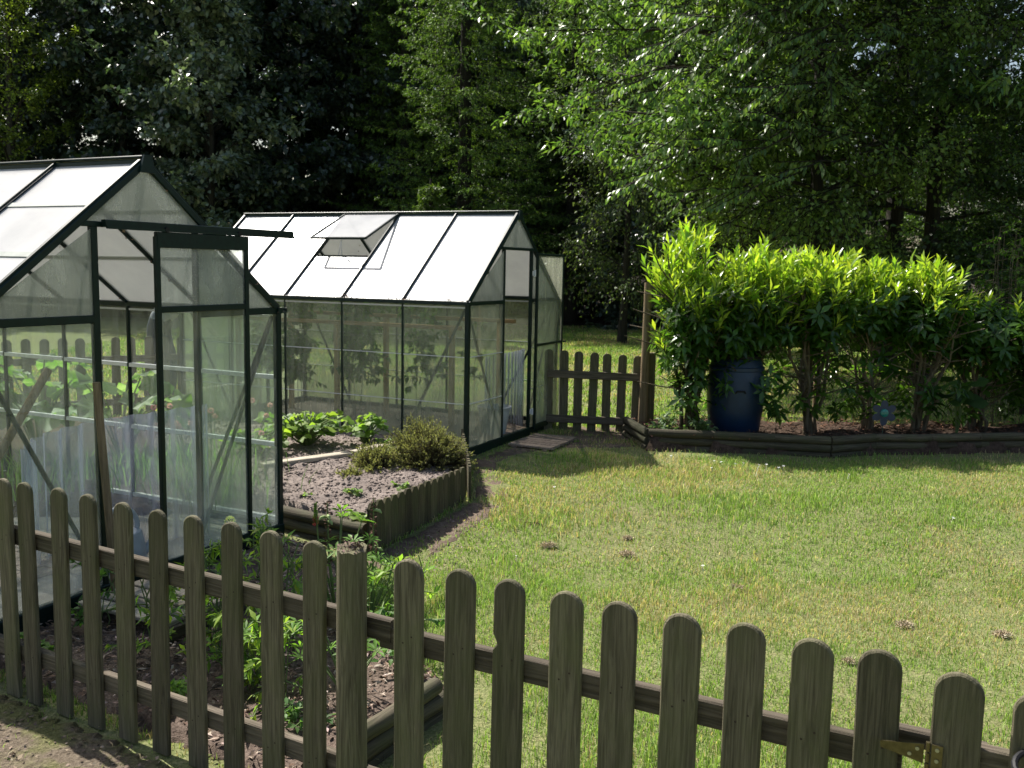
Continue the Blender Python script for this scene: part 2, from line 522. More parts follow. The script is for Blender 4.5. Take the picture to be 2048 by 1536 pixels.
M['worn'] = worn_mat()
M['attr'] = leaf_mat('chips and bits', 0.0, 0.15, 0.8)
M['bare'] = soil_mat('bare trodden earth', (0.09, 0.065, 0.05), (0.22, 0.17, 0.13), 40)


# ------------------------------------------------------------------ leaves, twigs, trees
def unit(a):
    return a / (np.linalg.norm(a, axis=-1, keepdims=True) + 1e-9)


def leaves(P, D, Nn, L, Wd, fold=0.18, curl=0.15, shape=0.45):
    """five-corner folded leaves. P base, D direction, Nn upper side, L length, Wd width"""
    D = unit(D); S = unit(np.cross(D, Nn)); U = np.cross(S, D)
    L = L[:, None]; Wd = Wd[:, None]
    b = P
    mid = P + D * L * shape - U * L * 0.0
    l = mid + S * Wd * 0.5 + U * Wd * fold
    r = mid - S * Wd * 0.5 + U * Wd * fold
    tip = P + D * L - U * L * curl
    V = np.stack([b, l, mid, r, tip], 1).reshape(-1, 3)
    i = np.arange(len(P))[:, None] * 5
    F = np.concatenate([i + np.array([[0, 2, 1]]), i + np.array([[0, 3, 2]]), i + np.array([[1, 2, 4]]), i + np.array([[2, 3, 4]])], 0)
    return V, F


def leaves4(P, D, Nn, L, Wd, curl=0.12):
    D = unit(D); S = unit(np.cross(D, Nn)); U = np.cross(S, D)
    L = L[:, None]; Wd = Wd[:, None]
    m = P + D * L * 0.45
    V = np.stack([P, m + S * Wd * .5 + U * Wd * .12, P + D * L - U * L * curl, m - S * Wd * .5 + U * Wd * .12], 1).reshape(-1, 3)
    i = np.arange(len(P))[:, None] * 4
    return V, i + np.array([[0, 3, 2, 1]])


def prisms(A, B, r0, r1):
    """three-sided straight twigs"""
    d = unit(B - A); ref = np.where(np.abs(d[:, 2:3]) < 0.9, np.array([[0, 0, 1.0]]), np.array([[1.0, 0, 0]]))
    x = unit(np.cross(d, ref)); y = np.cross(d, x)
    V = []
    for P, r in ((A, r0), (B, r1)):
        for k in range(3):
            t = 2 * math.pi * k / 3
            V.append(P + (x * math.cos(t) + y * math.sin(t)) * np.broadcast_to(r, (len(A),))[:, None])
    V = np.stack(V, 1).reshape(-1, 3)
    i = np.arange(len(A))[:, None] * 6
    F = np.concatenate([i + np.array([[0, 1, 4, 3]]), i + np.array([[1, 2, 5, 4]]), i + np.array([[2, 0, 3, 5]])], 0)
    return V, F


def join_np(parts):
    Vs = []; Fs = {3: [], 4: []}; Cs = []; b = 0
    for V, F, c in parts:
        Vs.append(V); Cs.append(np.broadcast_to(c, (len(V), 3)) if c is not None else np.zeros((len(V), 3)))
        for f in (F if isinstance(F, list) else [F]):
            Fs[f.shape[1]].append(f + b)
        b += len(V)
    return np.concatenate(Vs), [np.concatenate(x) for x in Fs.values() if x], np.concatenate(Cs)


def pal(rng, n, cols, wts, jit=0.18):
    cols = np.array(cols, float); wts = np.array(wts, float); wts /= wts.sum()
    k = rng.choice(len(cols), n, p=wts)
    c = cols[k] * (1 + rng.uniform(-jit, jit, (n, 1))) * (1 + rng.uniform(-0.06, 0.06, (n, 3)))
    return np.clip(c, 0.003, 1)


def tree_meshes(seed, H=12, zb=1.2, Rad=3.0, prof='round', n1=34, n2=9, n3=6, per=10, L=0.12, Wd=0.07,
                el=(25, 55), droop=0.35, tr=0.2, cols=None, wts=None, side=None, curve=0.15, hang=0.0, clump=0.25, lean=(0, 0), cut=None):
    """returns (trunk mesh, crown mesh)"""
    rg = np.random.default_rng(seed)
    tb = MB()
    nseg = 9
    tp = []
    for i in range(nseg + 1):
        t = i / nseg
        tp.append(np.array([lean[0] * t * H + 0.12 * math.sin(3.1 * t + seed) * t * 2, lean[1] * t * H + 0.12 * math.cos(2.3 * t + seed) * t * 2, H * t]))
    tb.tube(tp, [tr * (1 - 0.9 * i / nseg) * (1.35 if i == 0 else 1) for i in range(nseg + 1)], 8, cap=False)
    def trunk_at(z):
        t = min(max(z / H, 0), 1) * nseg; i = min(int(t), nseg - 1); f = t - i
        return tp[i] * (1 - f) + tp[i + 1] * f
    TA, TB = [], []
    for i in range(n1):
        u = (i + rg.uniform(0, 0.9)) / n1
        z = zb + (H - zb) * u ** 0.95 * 0.97
        if prof == 'round': pr = math.sqrt(max(0.05, 1 - (2 * u - 0.85) ** 2 * 0.9)) if u > 0.2 else 0.75 + 1.1 * u
        elif prof == 'cone': pr = (1 - u) ** 0.8 + 0.06
        else: pr = 1.0 - 0.35 * u
        ln = Rad * pr * rg.uniform(0.7, 1.1)
        az = i * 2.399963 + rg.uniform(-0.4, 0.4)
        if side is not None and rg.random() < side[1]:
            az = side[0] + rg.normal(0, 0.65)
            ln *= side[2]
        e = R_(el[0] + (el[1] - el[0]) * u + rg.uniform(-8, 8))
        d = np.array([math.cos(az) * math.cos(e), math.sin(az) * math.cos(e), math.sin(e)])
        p = trunk_at(z - 0.1)
        pts = [p]; k = 6
        for j in range(k):
            d = d + np.array([rg.normal(0, 0.09), rg.normal(0, 0.09), rg.normal(0, 0.05) - curve * (j / k)])
            d /= np.linalg.norm(d)
            p = p + d * ln / k; pts.append(p)
        r0 = tr * 0.30 * (1 - 0.6 * u) * (0.5 + 0.5 * pr)
        tb.tube(pts, [r0 * (1 - 0.85 * j / k) for j in range(k + 1)], 5, cap=False)
        for j in range(n2):
            t = (0.22 + 0.78 * (j + rg.random()) / n2) * k; a = min(int(t), k - 1); f = t - a
            q = pts[a] * (1 - f) + pts[a + 1] * f
            bd = pts[a + 1] - pts[a]; bd /= np.linalg.norm(bd)
            sgn = 1 if j % 2 else -1
            sd = np.cross(bd, [0, 0, 1.0]); sd /= (np.linalg.norm(sd) + 1e-6)
            dd = bd * rg.uniform(0.3, 0.9) + sd * sgn * rg.uniform(0.5, 1.0) + np.array([0, 0, rg.uniform(-0.25, 0.5) - hang * 0.6])
            dd /= np.linalg.norm(dd)
            l2 = ln * rg.uniform(0.16, 0.34) * (1.15 - 0.5 * t / k) + 0.25
            e2 = q + dd * l2
            TA.append(q); TB.append(e2)
            for s in range(n3):
                f2 = (s + rg.random()) / n3
                q2 = q + dd * l2 * f2
                d3 = dd * 0.5 + rg.normal(0, 0.6, 3); d3[2] -= hang
                d3 /= np.linalg.norm(d3)
                l3 = rg.uniform(0.5, 1.1) * clump * (1.8 if hang > 0.4 else 1)
                TA.append(q2); TB.append(q2 + d3 * l3)
    TA = np.array(TA); TB = np.array(TB)
    ln = np.linalg.norm(TB - TA, axis=1)
    tv, tf = prisms(TA, TB, np.clip(0.012 * ln, 0.004, 0.02), 0.003)
    bv = np.array(tb.v); bf = np.array([q for q in tb.f if len(q) == 4])
    V, F, _ = join_np([(bv, bf, None), (tv, tf, None)])
    trunk = np_mesh('trunk', V, F, smooth=True)
    # leaves
    nt_ = len(TA)
    reps = np.maximum(2, (per * (0.5 + ln / ln.mean() * 0.5)).astype(int))
    idx = np.repeat(np.arange(nt_), reps)
    n = len(idx)
    t = rg.random(n) ** 0.8
    d = TB[idx] - TA[idx]
    P = TA[idx] + d * t[:, None] + rg.normal(0, clump * 0.18, (n, 3))
    if cut is not None:
        kp = cut(P); P = P[kp]; d = d[kp]; n = len(P)
    out = unit(d) + rg.normal(0, 0.75, (n, 3)); out[:, 2] -= droop
    nn = np.array([0, 0, 1.0]) + rg.normal(0, 0.45, (n, 3))
    LL = L * rg.uniform(0.65, 1.25, n); WW = Wd * rg.uniform(0.75, 1.2, n)
    V, F = leaves4(P, out, nn, LL, WW)
    c = pal(rg, n, cols, wts)
    crown = np_mesh('crown', V, F, np.repeat(c, 4, 0))
    return trunk, crown


def spruce_meshes(seed, H=15, zb=1.0, Rad=2.4, cols=None, wts=None, tiers=46):
    rg = np.random.default_rng(seed)
    tb = MB()
    tb.tube([(0, 0, 0), (0, 0, H * .5), (0, 0, H)], [0.22, 0.13, 0.02], 8, cap=False)
    A, B, LA, LD = [], [], [], []
    for i in range(tiers):
        u = (i + rg.uniform(0, .6)) / tiers
        z = zb + (H - zb) * u
        ln0 = Rad * ((1 - u) ** 0.75 + 0.05)
        for k in range(7):
            az = k * 2 * math.pi / 7 + i * 1.1 + rg.uniform(-.35, .35)
            ln = ln0 * rg.uniform(0.6, 1.12)
            o = np.array([math.cos(az), math.sin(az), 0]); sd = np.array([-o[1], o[0], 0])
            K = 6; pts = []
            for j in range(K + 1):
                s = j / K
                pts.append(np.array([0, 0, z]) + o * ln * s + np.array([0, 0, (-0.28 * s + 0.16 * s ** 3) * ln]) + sd * 0.06 * math.sin(s * 3 + k))
            for j in range(K): A.append(pts[j]); B.append(pts[j + 1])
            nsub = int(7 + ln * 6)
            for j in range(nsub):
                s = 0.15 + 0.85 * (j + rg.random()) / nsub; t = s * K; a = min(int(t), K - 1); f = t - a
                q = pts[a] * (1 - f) + pts[a + 1] * f
                sg = 1 if j % 2 else -1
                d = o * rg.uniform(.5, 1) + sd * sg * rg.uniform(.5, 1) + np.array([0, 0, rg.uniform(-.75, -.1)])
                d /= np.linalg.norm(d)
                l = (0.16 + 0.30 * (1 - s) * min(1, ln)) * rg.uniform(.7, 1.3)
                A.append(q); B.append(q + d * l); LA.append(q); LD.append(d * l)
                q2 = q + d * l * .5
                for _ in range(2):
                    d2 = d + rg.normal(0, .5, 3) + np.array([0, 0, -.25]); d2 = d2 / np.linalg.norm(d2) * l * .55
                    LA.append(q2); LD.append(d2)
    A = np.array(A); B = np.array(B)
    tv, tf = prisms(A, B, 0.008, 0.005)
    V, F, _ = join_np([(np.array(tb.v), np.array([q for q in tb.f if len(q) == 4]), None), (tv, tf, None)])
    trunk = np_mesh('trunk', V, F, smooth=True)
    LA = np.array(LA); LD = np.array(LD)
    per = 7
    idx = np.repeat(np.arange(len(LA)), per); n = len(idx)
    t = rg.random(n)
    P = LA[idx] + LD[idx] * t[:, None]
    d = unit(LD[idx]) * 0.9 + rg.normal(0, .55, (n, 3)); d[:, 2] -= .1
    V, F = leaves4(P, d, np.array([0, 0, 1.0]) + rg.normal(0, .6, (n, 3)), rg.uniform(.05, .10, n), rg.uniform(.014, .026, n))
    tipc = np.clip(t * 1.3, 0, 1)[:, None]
    c = pal(rg, n, cols, wts)
    crown = np_mesh('crown', V, F, np.repeat(c, 4, 0))
    return trunk, crown


def plant_tree(name, meshes, loc, label, cat='tree', group=None, rz=0.0, sc_=1.0, bark='bark', leafm='leaf'):
    if meshes in (tA, tB): leafm = 'leaf_dark'
    r = empty(name, (loc[0], loc[1], loc[2] if len(loc) > 2 else gzf(loc[0], loc[1]) - 0.02), rz, label, cat, group)
    r.scale = (sc_,) * 3
    link('trunk', meshes[0], M[bark], r)
    link('crown', meshes[1], M[leafm], r)
    return r


# ------------------------------------------------------------------ ground
def build_ground():
    xs = np.concatenate([[-250, -120, -60, -35], np.arange(-20, -6, 0.8), np.arange(-6, 8, 0.14), np.arange(8, 22, 0.8), [35, 60, 120, 250]])
    ys = np.concatenate([[-120, -50, -20, -8], np.arange(-4, 0, .5), np.arange(0, 10, 0.14), np.arange(10, 34, 0.6), [45, 70, 130, 250]])
    X, Y = np.meshgrid(xs, ys, indexing='ij')
    Z = gz(X, Y) + (fbm(X * 1.3, Y * 1.3, 3) - 0.5) * 0.03 * ((np.abs(X) < 20) & (Y > -3) & (Y < 30))
    V = np.stack([X, Y, Z], -1).reshape(-1, 3)
    ny = len(ys)
    i, j = np.meshgrid(np.arange(len(xs) - 1), np.arange(ny - 1), indexing='ij')
    a = (i * ny + j).ravel()
    F = np.stack([a, a + ny, a + ny + 1, a + 1], 1)
    o = link('ground', np_mesh('ground', V, F, smooth=True), M['ground'])
    tag(o, kind='structure')


build_ground()


def in_poly(x, y, P):
    x = np.asarray(x); y = np.asarray(y); c = np.zeros(x.shape, bool); n = len(P)
    for i in range(n):
        x1, y1 = P[i]; x2, y2 = P[(i + 1) % n]
        k = ((y1 > y) != (y2 > y)) & (x < (x2 - x1) * (y - y1) / (y2 - y1 + 1e-12) + x1)
        c ^= k
    return c


def seg_dist(x, y, a, b):
    a = np.array(a); b = np.array(b); d = b - a
    t = np.clip(((x - a[0]) * d[0] + (y - a[1]) * d[1]) / (d @ d), 0, 1)
    return np.hypot(x - a[0] - t * d[0], y - a[1] - t * d[1])


G1o, G1a, G1W = np.array([-2.2755, 3.9281]), 0.4626, 1.946
G2o, G2a, G2W = np.array([-0.3727, 7.8013]), 0.443, 1.869
BL = 0.622


def gworld(o, a, x, y):
    S = np.array([math.sin(a), math.cos(a)]); T = np.array([-math.cos(a), math.sin(a)])
    return o + S * x + T * y


def rect(o, a, x0, x1, y0, y1):
    return [tuple(gworld(o, a, *q)) for q in ((x0, y0), (x1, y0), (x1, y1), (x0, y1))]


G1foot = rect(G1o, G1a, -.05, G1W + .05, -.05, 3.3)
G2foot = rect(G2o, G2a, -.05, G2W + .05, -.05, 3.2)
BED = [(-1.42, 5.90), (-0.88, 5.53), (-0.41, 6.42), (-0.47, 7.70), (-1.35, 8.15), (-2.6, 8.8), (-2.9, 7.6), (-2.35, 6.4)]
VEG = [(-1.62, 6.00), (-2.38, 6.38), (-2.93, 7.6), (-2.65, 8.8), (-3.4, 9.4), (-6.0, 7.9), (-5.6, 6.0), (-4.3, 5.6)]
MULCH = [(-0.22, 3.62), (-0.55, 3.0), (-0.62, 2.86), (-2.4, 3.95), (-2.25, 4.05), (-1.42, 5.66), (-1.0, 5.3), (-0.72, 4.35)]
HEDGEBED = [(1.22, 8.30), (2.06, 8.20), (2.74, 8.12), (3.2, 8.25), (3.7, 8.28), (4.6, 8.45), (6.6, 8.6), (6.6, 9.45), (1.25, 9.45), (1.12, 9.05)]


def sheet(name, P, z, mat, amp=0.02, step=0.06, follow=True, seed=1, freq=6.0, edge=0.0):
    xs = [p[0] for p in P]; ys = [p[1] for p in P]
    gx = np.arange(min(xs) - step, max(xs) + step * 2, step); gy = np.arange(min(ys) - step, max(ys) + step * 2, step)
    X, Y = np.meshgrid(gx, gy, indexing='ij')
    Z = (gz(X, Y) if follow else 0) + z + (fbm(X * freq, Y * freq, seed, 4) - .5) * amp * 2
    ins = in_poly(X, Y, P)
    ny = len(gy); i, j = np.meshgrid(np.arange(len(gx) - 1), np.arange(ny - 1), indexing='ij')
    ok = (ins[:-1, :-1] | ins[1:, :-1] | ins[:-1, 1:] | ins[1:, 1:]).ravel()
    # skirt: outside vertices drop below the ground so the bed edge closes
    Z = np.where(ins, Z, Z - abs(z) - 0.06)
    V = np.stack([X, Y, Z], -1).reshape(-1, 3)
    a = (i * ny + j).ravel()[ok]
    F = np.stack([a, a + ny, a + ny + 1, a + 1], 1)
    return link(name, np_mesh(name, V, F, smooth=True), mat)


tag(sheet('soil_bed', BED, 0.15, M['soil'], 0.032, 0.03, seed=4, freq=12), kind='structure')
tag(sheet('mulch_bed', MULCH, 0.035, M['mulch'], 0.03, 0.04, seed=6, freq=10), kind='structure')
tag(sheet('vegetable_bed', VEG, 0.06, M['darksoil'], 0.05, 0.06, seed=9, freq=7), kind='structure')
tag(sheet('hedge_bed', HEDGEBED, 0.10, M['darksoil'], 0.06, 0.06, seed=8, freq=5), kind='structure')


BARE1 = [(-.88, 5.22), (-.60, 5.10), (-.26, 5.75), (-.03, 6.25), (.02, 6.60), (-.06, 7.10), (-.12, 7.60), (.02, 7.9), (-.32, 7.72), (-.24, 6.40)]
BARE2 = [(-.28, 7.70), (-.02, 7.86), (.42, 8.32), (1.12, 8.42), (1.16, 9.02), (1.30, 9.45), (.30, 9.45), (.44, 9.40)]
tag(sheet('bare_earth', BARE1, 0.002, M['bare'], 0.010, 0.04, seed=15, freq=10), kind='structure')
tag(sheet('bare_earth', BARE2, 0.002, M['bare'], 0.010, 0.05, seed=16, freq=8), kind='structure')
WORN = [(-3.2, 4.25), (-2.4, 3.80), (-1.93, 3.52), (-0.44, 2.64), (-0.45, 2.35), (-1.1, 2.62), (-2.0, 3.0), (-3.3, 3.4)]
tag(sheet('worn_path', WORN, 0.012, M['worn'], 0.016, 0.04, seed=14, freq=12), kind='structure')


# ------------------------------------------------------------------ grass
def grass_density_mask(x, y):
    m = np.ones(x.shape)
    for P in (G1foot, G2foot, BED, VEG, MULCH, HEDGEBED): m[in_poly(x, y, P)] = 0
    m *= np.clip((seg_dist(x, y, (-0.2, 3.6), (-0.6, 2.9)) - 0.08) / 0.22, 0.05, 1)
    m *= np.clip((seg_dist(x, y, (-0.2, 7.7), (1.2, 9.0)) - 0.05) / 0.45, 0.12, 1)
    m *= np.clip((seg_dist(x, y, (1.2, 8.2), (6, 8.35)) - 0.05) / 0.3, 0.2, 1)
    m *= np.clip((seg_dist(x, y, (0.3, 9.2), (1.3, 9.2)) - 0.05) / 0.2, 0.25, 1)
    # in front of the fence on the left: mostly bare trodden soil
    dl = (y < 3.55 - 0.575 * (x + 1.92) + 0.02) & (x < -0.3)
    m[dl] *= np.clip((seg_dist(x[dl], y[dl], (-2.2, 3.62), (-0.4, 2.58)) - 0.22) / 0.3, 0.12, 1) * 0.75
    m[in_poly(x, y, WORN)] *= .5
    rag = fbm(x * 5, y * 5, 77, 3)
    db = np.minimum(seg_dist(x, y, (-0.85, 5.3), (-0.29, 6.4)), seg_dist(x, y, (-0.29, 6.4), (-0.33, 7.7)))
    i_ = in_poly(x, y, BARE1); m[i_] = np.clip((db[i_] - .08) / .24 + (rag[i_] - .55) * 2.2, .03, 1)
    i_ = in_poly(x, y, BARE2); d2 = seg_dist(x, y, (-.1, 8.1), (1.2, 9.3)); m[i_] = np.clip((d2[i_] - .15) / .5 + (rag[i_] - .5) * 2.5, .04, 1)
    # thin patches
    n = fbm(x * 1.6, y * 1.6, 21, 3)
    m *= np.clip((n - 0.22) / 0.22, 0.5, 1)
    return m


def grass_patch(name, x0, x1, y0, y1, dens, hh, ww, seed, cull=True, flop=0.45):
    rg = np.random.default_rng(seed)
    n = int((x1 - x0) * (y1 - y0) * dens)
    x = rg.uniform(x0, x1, n); y = rg.uniform(y0, y1, n)
    if cull:
        k = (np.abs(x) < y * 0.60 + 0.5)
        x = x[k]; y = y[k]
    k = rg.random(len(x)) < grass_density_mask(x, y)
    x = x[k]; y = y[k]; n = len(x)
    big = fbm(x * 1.1 + 5, y * 1.1, 31, 4); fine = fbm(x * 6, y * 6, 33, 2)
    tall = np.clip((fbm(x * 2.3, y * 2.3, 41, 2) - .45) * 4, 0, 1)
    h = hh * rg.uniform(0.45, 1.2, n) * (0.75 + 0.65 * tall)
    rare = rg.random(n) < 0.01; h[rare] *= 1.7
    wd = ww * rg.uniform(0.7, 1.3, n)
    az = rg.uniform(0, 2 * math.pi, n); bend = rg.uniform(0.1, 1.0, n) ** 1.3 * flop * 2
    dx, dy = np.cos(az), np.sin(az); f = rg.uniform(0, 2 * math.pi, n); sx, sy = np.cos(f) * wd / 2, np.sin(f) * wd / 2
    z = gz(x, y) + (fbm(x * 1.3, y * 1.3, 3) - 0.5) * 0.03 - 0.004
    b1 = np.stack([x - sx, y - sy, z], 1); b2 = np.stack([x + sx, y + sy, z], 1)
    mx = x + dx * h * bend * .35; my = y + dy * h * bend * .35; mz = z + h * .6
    m1 = np.stack([mx - sx * .8, my - sy * .8, mz], 1); m2 = np.stack([mx + sx * .8, my + sy * .8, mz], 1)
    t = np.stack([x + dx * h * bend, y + dy * h * bend, z + h * (1 - 0.35 * bend)], 1)
    V = np.stack([b1, b2, m2, m1, t], 1).reshape(-1, 3)
    i = np.arange(n)[:, None] * 5
    F = [i + np.array([[0, 1, 2, 3]]), i + np.array([[3, 2, 4]])]
    straw = np.clip((big - 0.42) * 4.5, 0, 1) * 0.48 + 0.05 + np.clip((fine - .55) * 3.5, 0, 1) * .16
    dead = rg.random(n) < straw
    c = pal(rg, n, [(0.205, 0.31, 0.075), (0.145, 0.23, 0.055), (0.28, 0.37, 0.11)], [5, 3, 2], .25)
    cd = pal(rg, n, [(0.44, 0.36, 0.20), (0.34, 0.26, 0.14), (0.52, 0.44, 0.27)], [5, 3, 2], .25)
    c[dead] = cd[dead]
    h  # dead blades lie flatter
    return link(name, np_mesh(name, V, F, np.repeat(c, 5, 0)), M['grass'])


g = grass_patch('grass', -2.8, 6.2, 1.4, 5.2, 9500, 0.040, 0.0036, 1); tag(g, 'short sunlit lawn grass with straw coloured patches nearest the fence', 'grass', kind='stuff')
g = grass_patch('grass', -1.0, 6.5, 5.2, 9.4, 6000, 0.042, 0.0048, 2); tag(g, 'mown lawn grass in front of the laurel hedge and greenhouse door', 'grass', kind='stuff')
g = grass_patch('grass', -8.0, 14.0, 9.4, 26.0, 800, 0.055, 0.015, 3); tag(g, 'open lawn grass beyond the back fence up to the dark wood', 'grass', kind='stuff')


# ------------------------------------------------------------------ greenhouse
def greenhouse(loc, a, W, n, He, Hr, zb, bt, door, label, laps, bars_far, cat='greenhouse'):
    """local x runs along the front gable, y back along the ridge; the front gable is y = 0"""
    Lt = n * BL
    r = empty('greenhouse', (loc[0], loc[1], 0), math.pi / 2 - a, label, cat)
    GR = M['green']
    XL, XR, XC = 0.0, W, W / 2
    sl = (Hr - He) / XC
    zs = lambda x: He + sl * min(x, W - x)
    # plinth
    for nm, p0, p1 in (('f', (-.02, 0, 0), (W + .02, 0, 0)), ('b', (-.02, Lt, 0), (W + .02, Lt, 0))):
        MB().bar((p0[0], p0[1], (zb + bt) / 2), (p1[0], p1[1], (zb + bt) / 2), .045, bt - zb, ch=.006).build('base_rail', GR, r)
    for x in (0, W):
        MB().bar((x, .023, (zb + bt) / 2), (x, Lt - .023, (zb + bt) / 2), .04, bt - zb, ch=.006).build('base_rail', GR, r)
    # posts
    for x in (0, W):
        for k in range(n + 1):
            c = k in (0, n); w_ = .038 if c else .022
            MB().box((x - w_ / 2, k * BL - w_ / 2, bt), (x + w_ / 2, k * BL + w_ / 2, He - .02), .004).build('post', GR, r)
    # eaves gutter
    for x, s in ((0, -1), (W, 1)):
        g_ = MB(); g_.box((x - .02, -.03, He - .022), (x + .02, Lt + .03, He + .012), .004)
        g_.box((x + s * .021, -.03, He - .018), (x + s * .052, Lt + .03, He - .010)); g_.box((x + s * .052, -.03, He - .018), (x + s * .056, Lt + .03, He + .008))
        g_.build('gutter', GR, r)
    # ridge
    g_ = MB(); g_.bar((XC, -.01, Hr - .005), (XC, Lt + .01, Hr - .005), .035, .045, ch=.004)
    g_.bar((XC, -.012, Hr + .028), (XC, Lt + .012, Hr + .028), .05, .012, ch=.004)
    g_.build('ridge_bar', GR, r)
    # rafters
    for sx in (-1, 1):
        x0 = XC + sx * XC
        for k in range(n + 1):
            e = k in (0, n); w_ = .036 if e else .020
            nrm = np.array([sx * sl, 0, 1.0]); nrm /= np.linalg.norm(nrm)
            b = MB(); b.bar((x0, k * BL, He), (XC, k * BL, Hr), w_, .034 if e else .026, up=nrm, ch=.004)
            b.bar((x0, k * BL, He), (XC, k * BL, Hr), w_ * .5, .012, up=nrm, off=.022)
            b.build('rafter', GR, r)
    # roof panes
    vent = (2, -1) if door == 'hinged' else None
    dv = np.array([XC, 0, Hr - He]); SLn = np.linalg.norm(dv); dv = dv / SLn
    for sx in (-1, 1):
        nrm = np.array([sx * sl, 0, 1.0]); nrm /= np.linalg.norm(nrm)
        for k in range(n):
            t1 = 0.985
            if vent and k == vent[0] and sx == vent[1]: t1 = (0.4438 - .0) / XC - .012
            def P(t, y, o=0.0):
                x = XC - XC * (1 - t) if sx < 0 else XC + XC * (1 - t)
                return np.array([x, y, He + (Hr - He) * t]) + nrm * o
            y0, y1 = k * BL + .010, (k + 1) * BL - .010
            MB().bar(P(0.0, (y0 + y1) / 2, .006), P(t1, (y0 + y1) / 2, .006), y1 - y0, .004, up=nrm).build('roof_pane', M['roof'], r)
            if laps:
                for t in (0.36, 0.685):
                    MB().bar(P(t, (y0 + y1) / 2, .011), P(t + .028, (y0 + y1) / 2, .011), y1 - y0, .004, up=nrm).build('lap_strip', M['grey_lap'], r)
    # side glazing
    zl = laps if laps else (0.445, 0.835)
    for x, s in ((0, -1), (W, 1)):
        zz = [bt] + list(zl) + [He - .02]
        for k in range(n):
            y0, y1 = k * BL + .011, (k + 1) * BL - .011
            for q in range(3):
                MB().box((x - .002 + s * .008, y0, zz[q] + .002), (x + .002 + s * .008, y1, zz[q + 1] - .002)).build('side_pane', M['glass_side'] if not laps else M['glass_clear'], r)
            for q in (zl + (bt + .03,) if laps else zl):  # lowest strip added: bright lit top of the base rail, drawn as white
                hh = .024 if (laps and x > 0) else .0055
                MB().box((x - .003 - (.012 if laps else 0), y0, q - hh / 2), (x + .012 * s, y1, q + hh / 2)).build('glazing_strip', M['alu_sunlit'] if laps else M['alu'], r)
            hh = .012
            MB().box((x - .003, y0, He - .047), (x + .012 * s, y1, He - .034)).build('glazing_strip', M['alu'], r)
    # corner braces on the long sides
    for x in (0, W):
        for (ya, yb) in ((0.03, BL * 1.0), (Lt - .03, Lt - BL)):
            MB().bar((x + (.018 if x == 0 else -.018), ya, He - .05), (x + (.018 if x == 0 else -.018), yb, bt + .04), .012, .02).build('brace', GR, r)
    # gables
    J0, J1 = 0.655, W - 0.63 if door == 'hinged' else 1.30
    DZ = 1.745
    for y, front in ((0, True), (Lt, False)):
        oy = -.006 if front else .006
        for x in (J0, J1):
            wj = .034 if (laps and x == J0 and front) else .024
            MB().box((x - wj / 2, y - .016, bt), (x + wj / 2, y + .016, min(zs(x), DZ) - .012), .003).build('door_jamb' if front else 'mullion', GR, r)
        xl = (DZ - He) / sl
        MB().box((xl + .01, y - .014, DZ - .012), (W - xl - .01, y + .014, DZ + .014), .003).build('lintel', GR, r)
        for xa, xb in ((0.02, J0 - .013), (J1 + .013, W - .02)) + (() if front else ((J0 + .013, J1 - .013),)):
            MB().box((xa, y - .014, He - .024), (xb, y + .014, He + (.014 if laps else .008)), .003).build('gable_rail', GR, r)
            zz = [bt] + list(zl) + [He - .024]
            for q in range(3):
                MB().box((xa, y + oy - .002, zz[q] + .002), (xb, y + oy + .002, zz[q + 1] - .002)).build('gable_pane', M['glass_clear'] if not (not laps) else M['glass_side'], r)
            if not laps:
                for q in zl: MB().box((xa, y - .010, q - .003), (xb, y + .002, q + .003)).build('glazing_strip', M['alu'], r)
        # upper panes: left and right of the door, and the top triangle
        def pane(pts, nm):
            b = MB(); V = [(px, y + oy - .002, pz) for px, pz in pts] + [(px, y + oy + .002, pz) for px, pz in pts]
            k = len(pts); F = [tuple(range(k)), tuple(range(2 * k - 1, k - 1, -1))] + [(i, i + k, (i + 1) % k + k, (i + 1) % k) for i in range(k)]
            b.add(V, F).build(nm, M['glass_top'], r)
        e = .012
        pane([(e * 2, He + .01), (J0 - e, He + .01), (J0 - e, min(zs(J0), DZ) - .02)], 'gable_pane')
        pane([(W - e * 2, He + .01), (J1 + e, He + .01), (J1 + e, min(zs(J1), DZ) - .02)], 'gable_pane')
        if not front: pane([(J0 + e, He + .01), (J1 - e, He + .01), (J1 - e, DZ - .014), (J0 + e, DZ - .014)], 'gable_pane')
        pane([(xl + .03, DZ + .014), (W - xl - .03, DZ + .014), (XC, Hr - .03)], 'gable_pane')
    for x0, x1 in ((0.02, J0), (W - .02, J1)):
        MB().bar((x0, .02, He - .04), (x1, .02, bt + .03), .012, .018).build('brace', GR, r)
    # apex plate
    MB().add([(XC - .05, -.03, Hr - .05), (XC + .05, -.03, Hr - .05), (XC + .022, -.03, Hr + .036), (XC - .022, -.03, Hr + .036),
              (XC - .05, -.018, Hr - .05), (XC + .05, -.018, Hr - .05), (XC + .022, -.018, Hr + .036), (XC - .022, -.018, Hr + .036)],
             [(0, 1, 2, 3), (7, 6, 5, 4), (0, 4, 5, 1), (1, 5, 6, 2), (2, 6, 7, 3), (3, 7, 4, 0)]).build('ridge_cap', GR, r)
    if door == 'hinged':
        # leaf folded right back against the right-hand bay
        X0, X1, Y, Z0, Z1 = J1 + .028, W + .045, -.045, .055, 1.715
        d = MB()
        d.box((X0, Y - .012, Z0), (X0 + .028, Y + .012, Z1), .003); d.box((X1 - .020, Y - .012, Z0), (X1, Y + .012, Z1), .003)
        d.box((X0 + .029, Y - .011, Z1 - .022), (X1 - .021, Y + .011, Z1), .003); d.box((X0 + .029, Y - .011, Z0), (X1 - .021, Y + .011, Z0 + .05), .003)
        d.box((X0 + .029, Y - .011, .845), (X1 - .021, Y + .011, .868), .003)
        dd = d.build('door', GR, r)
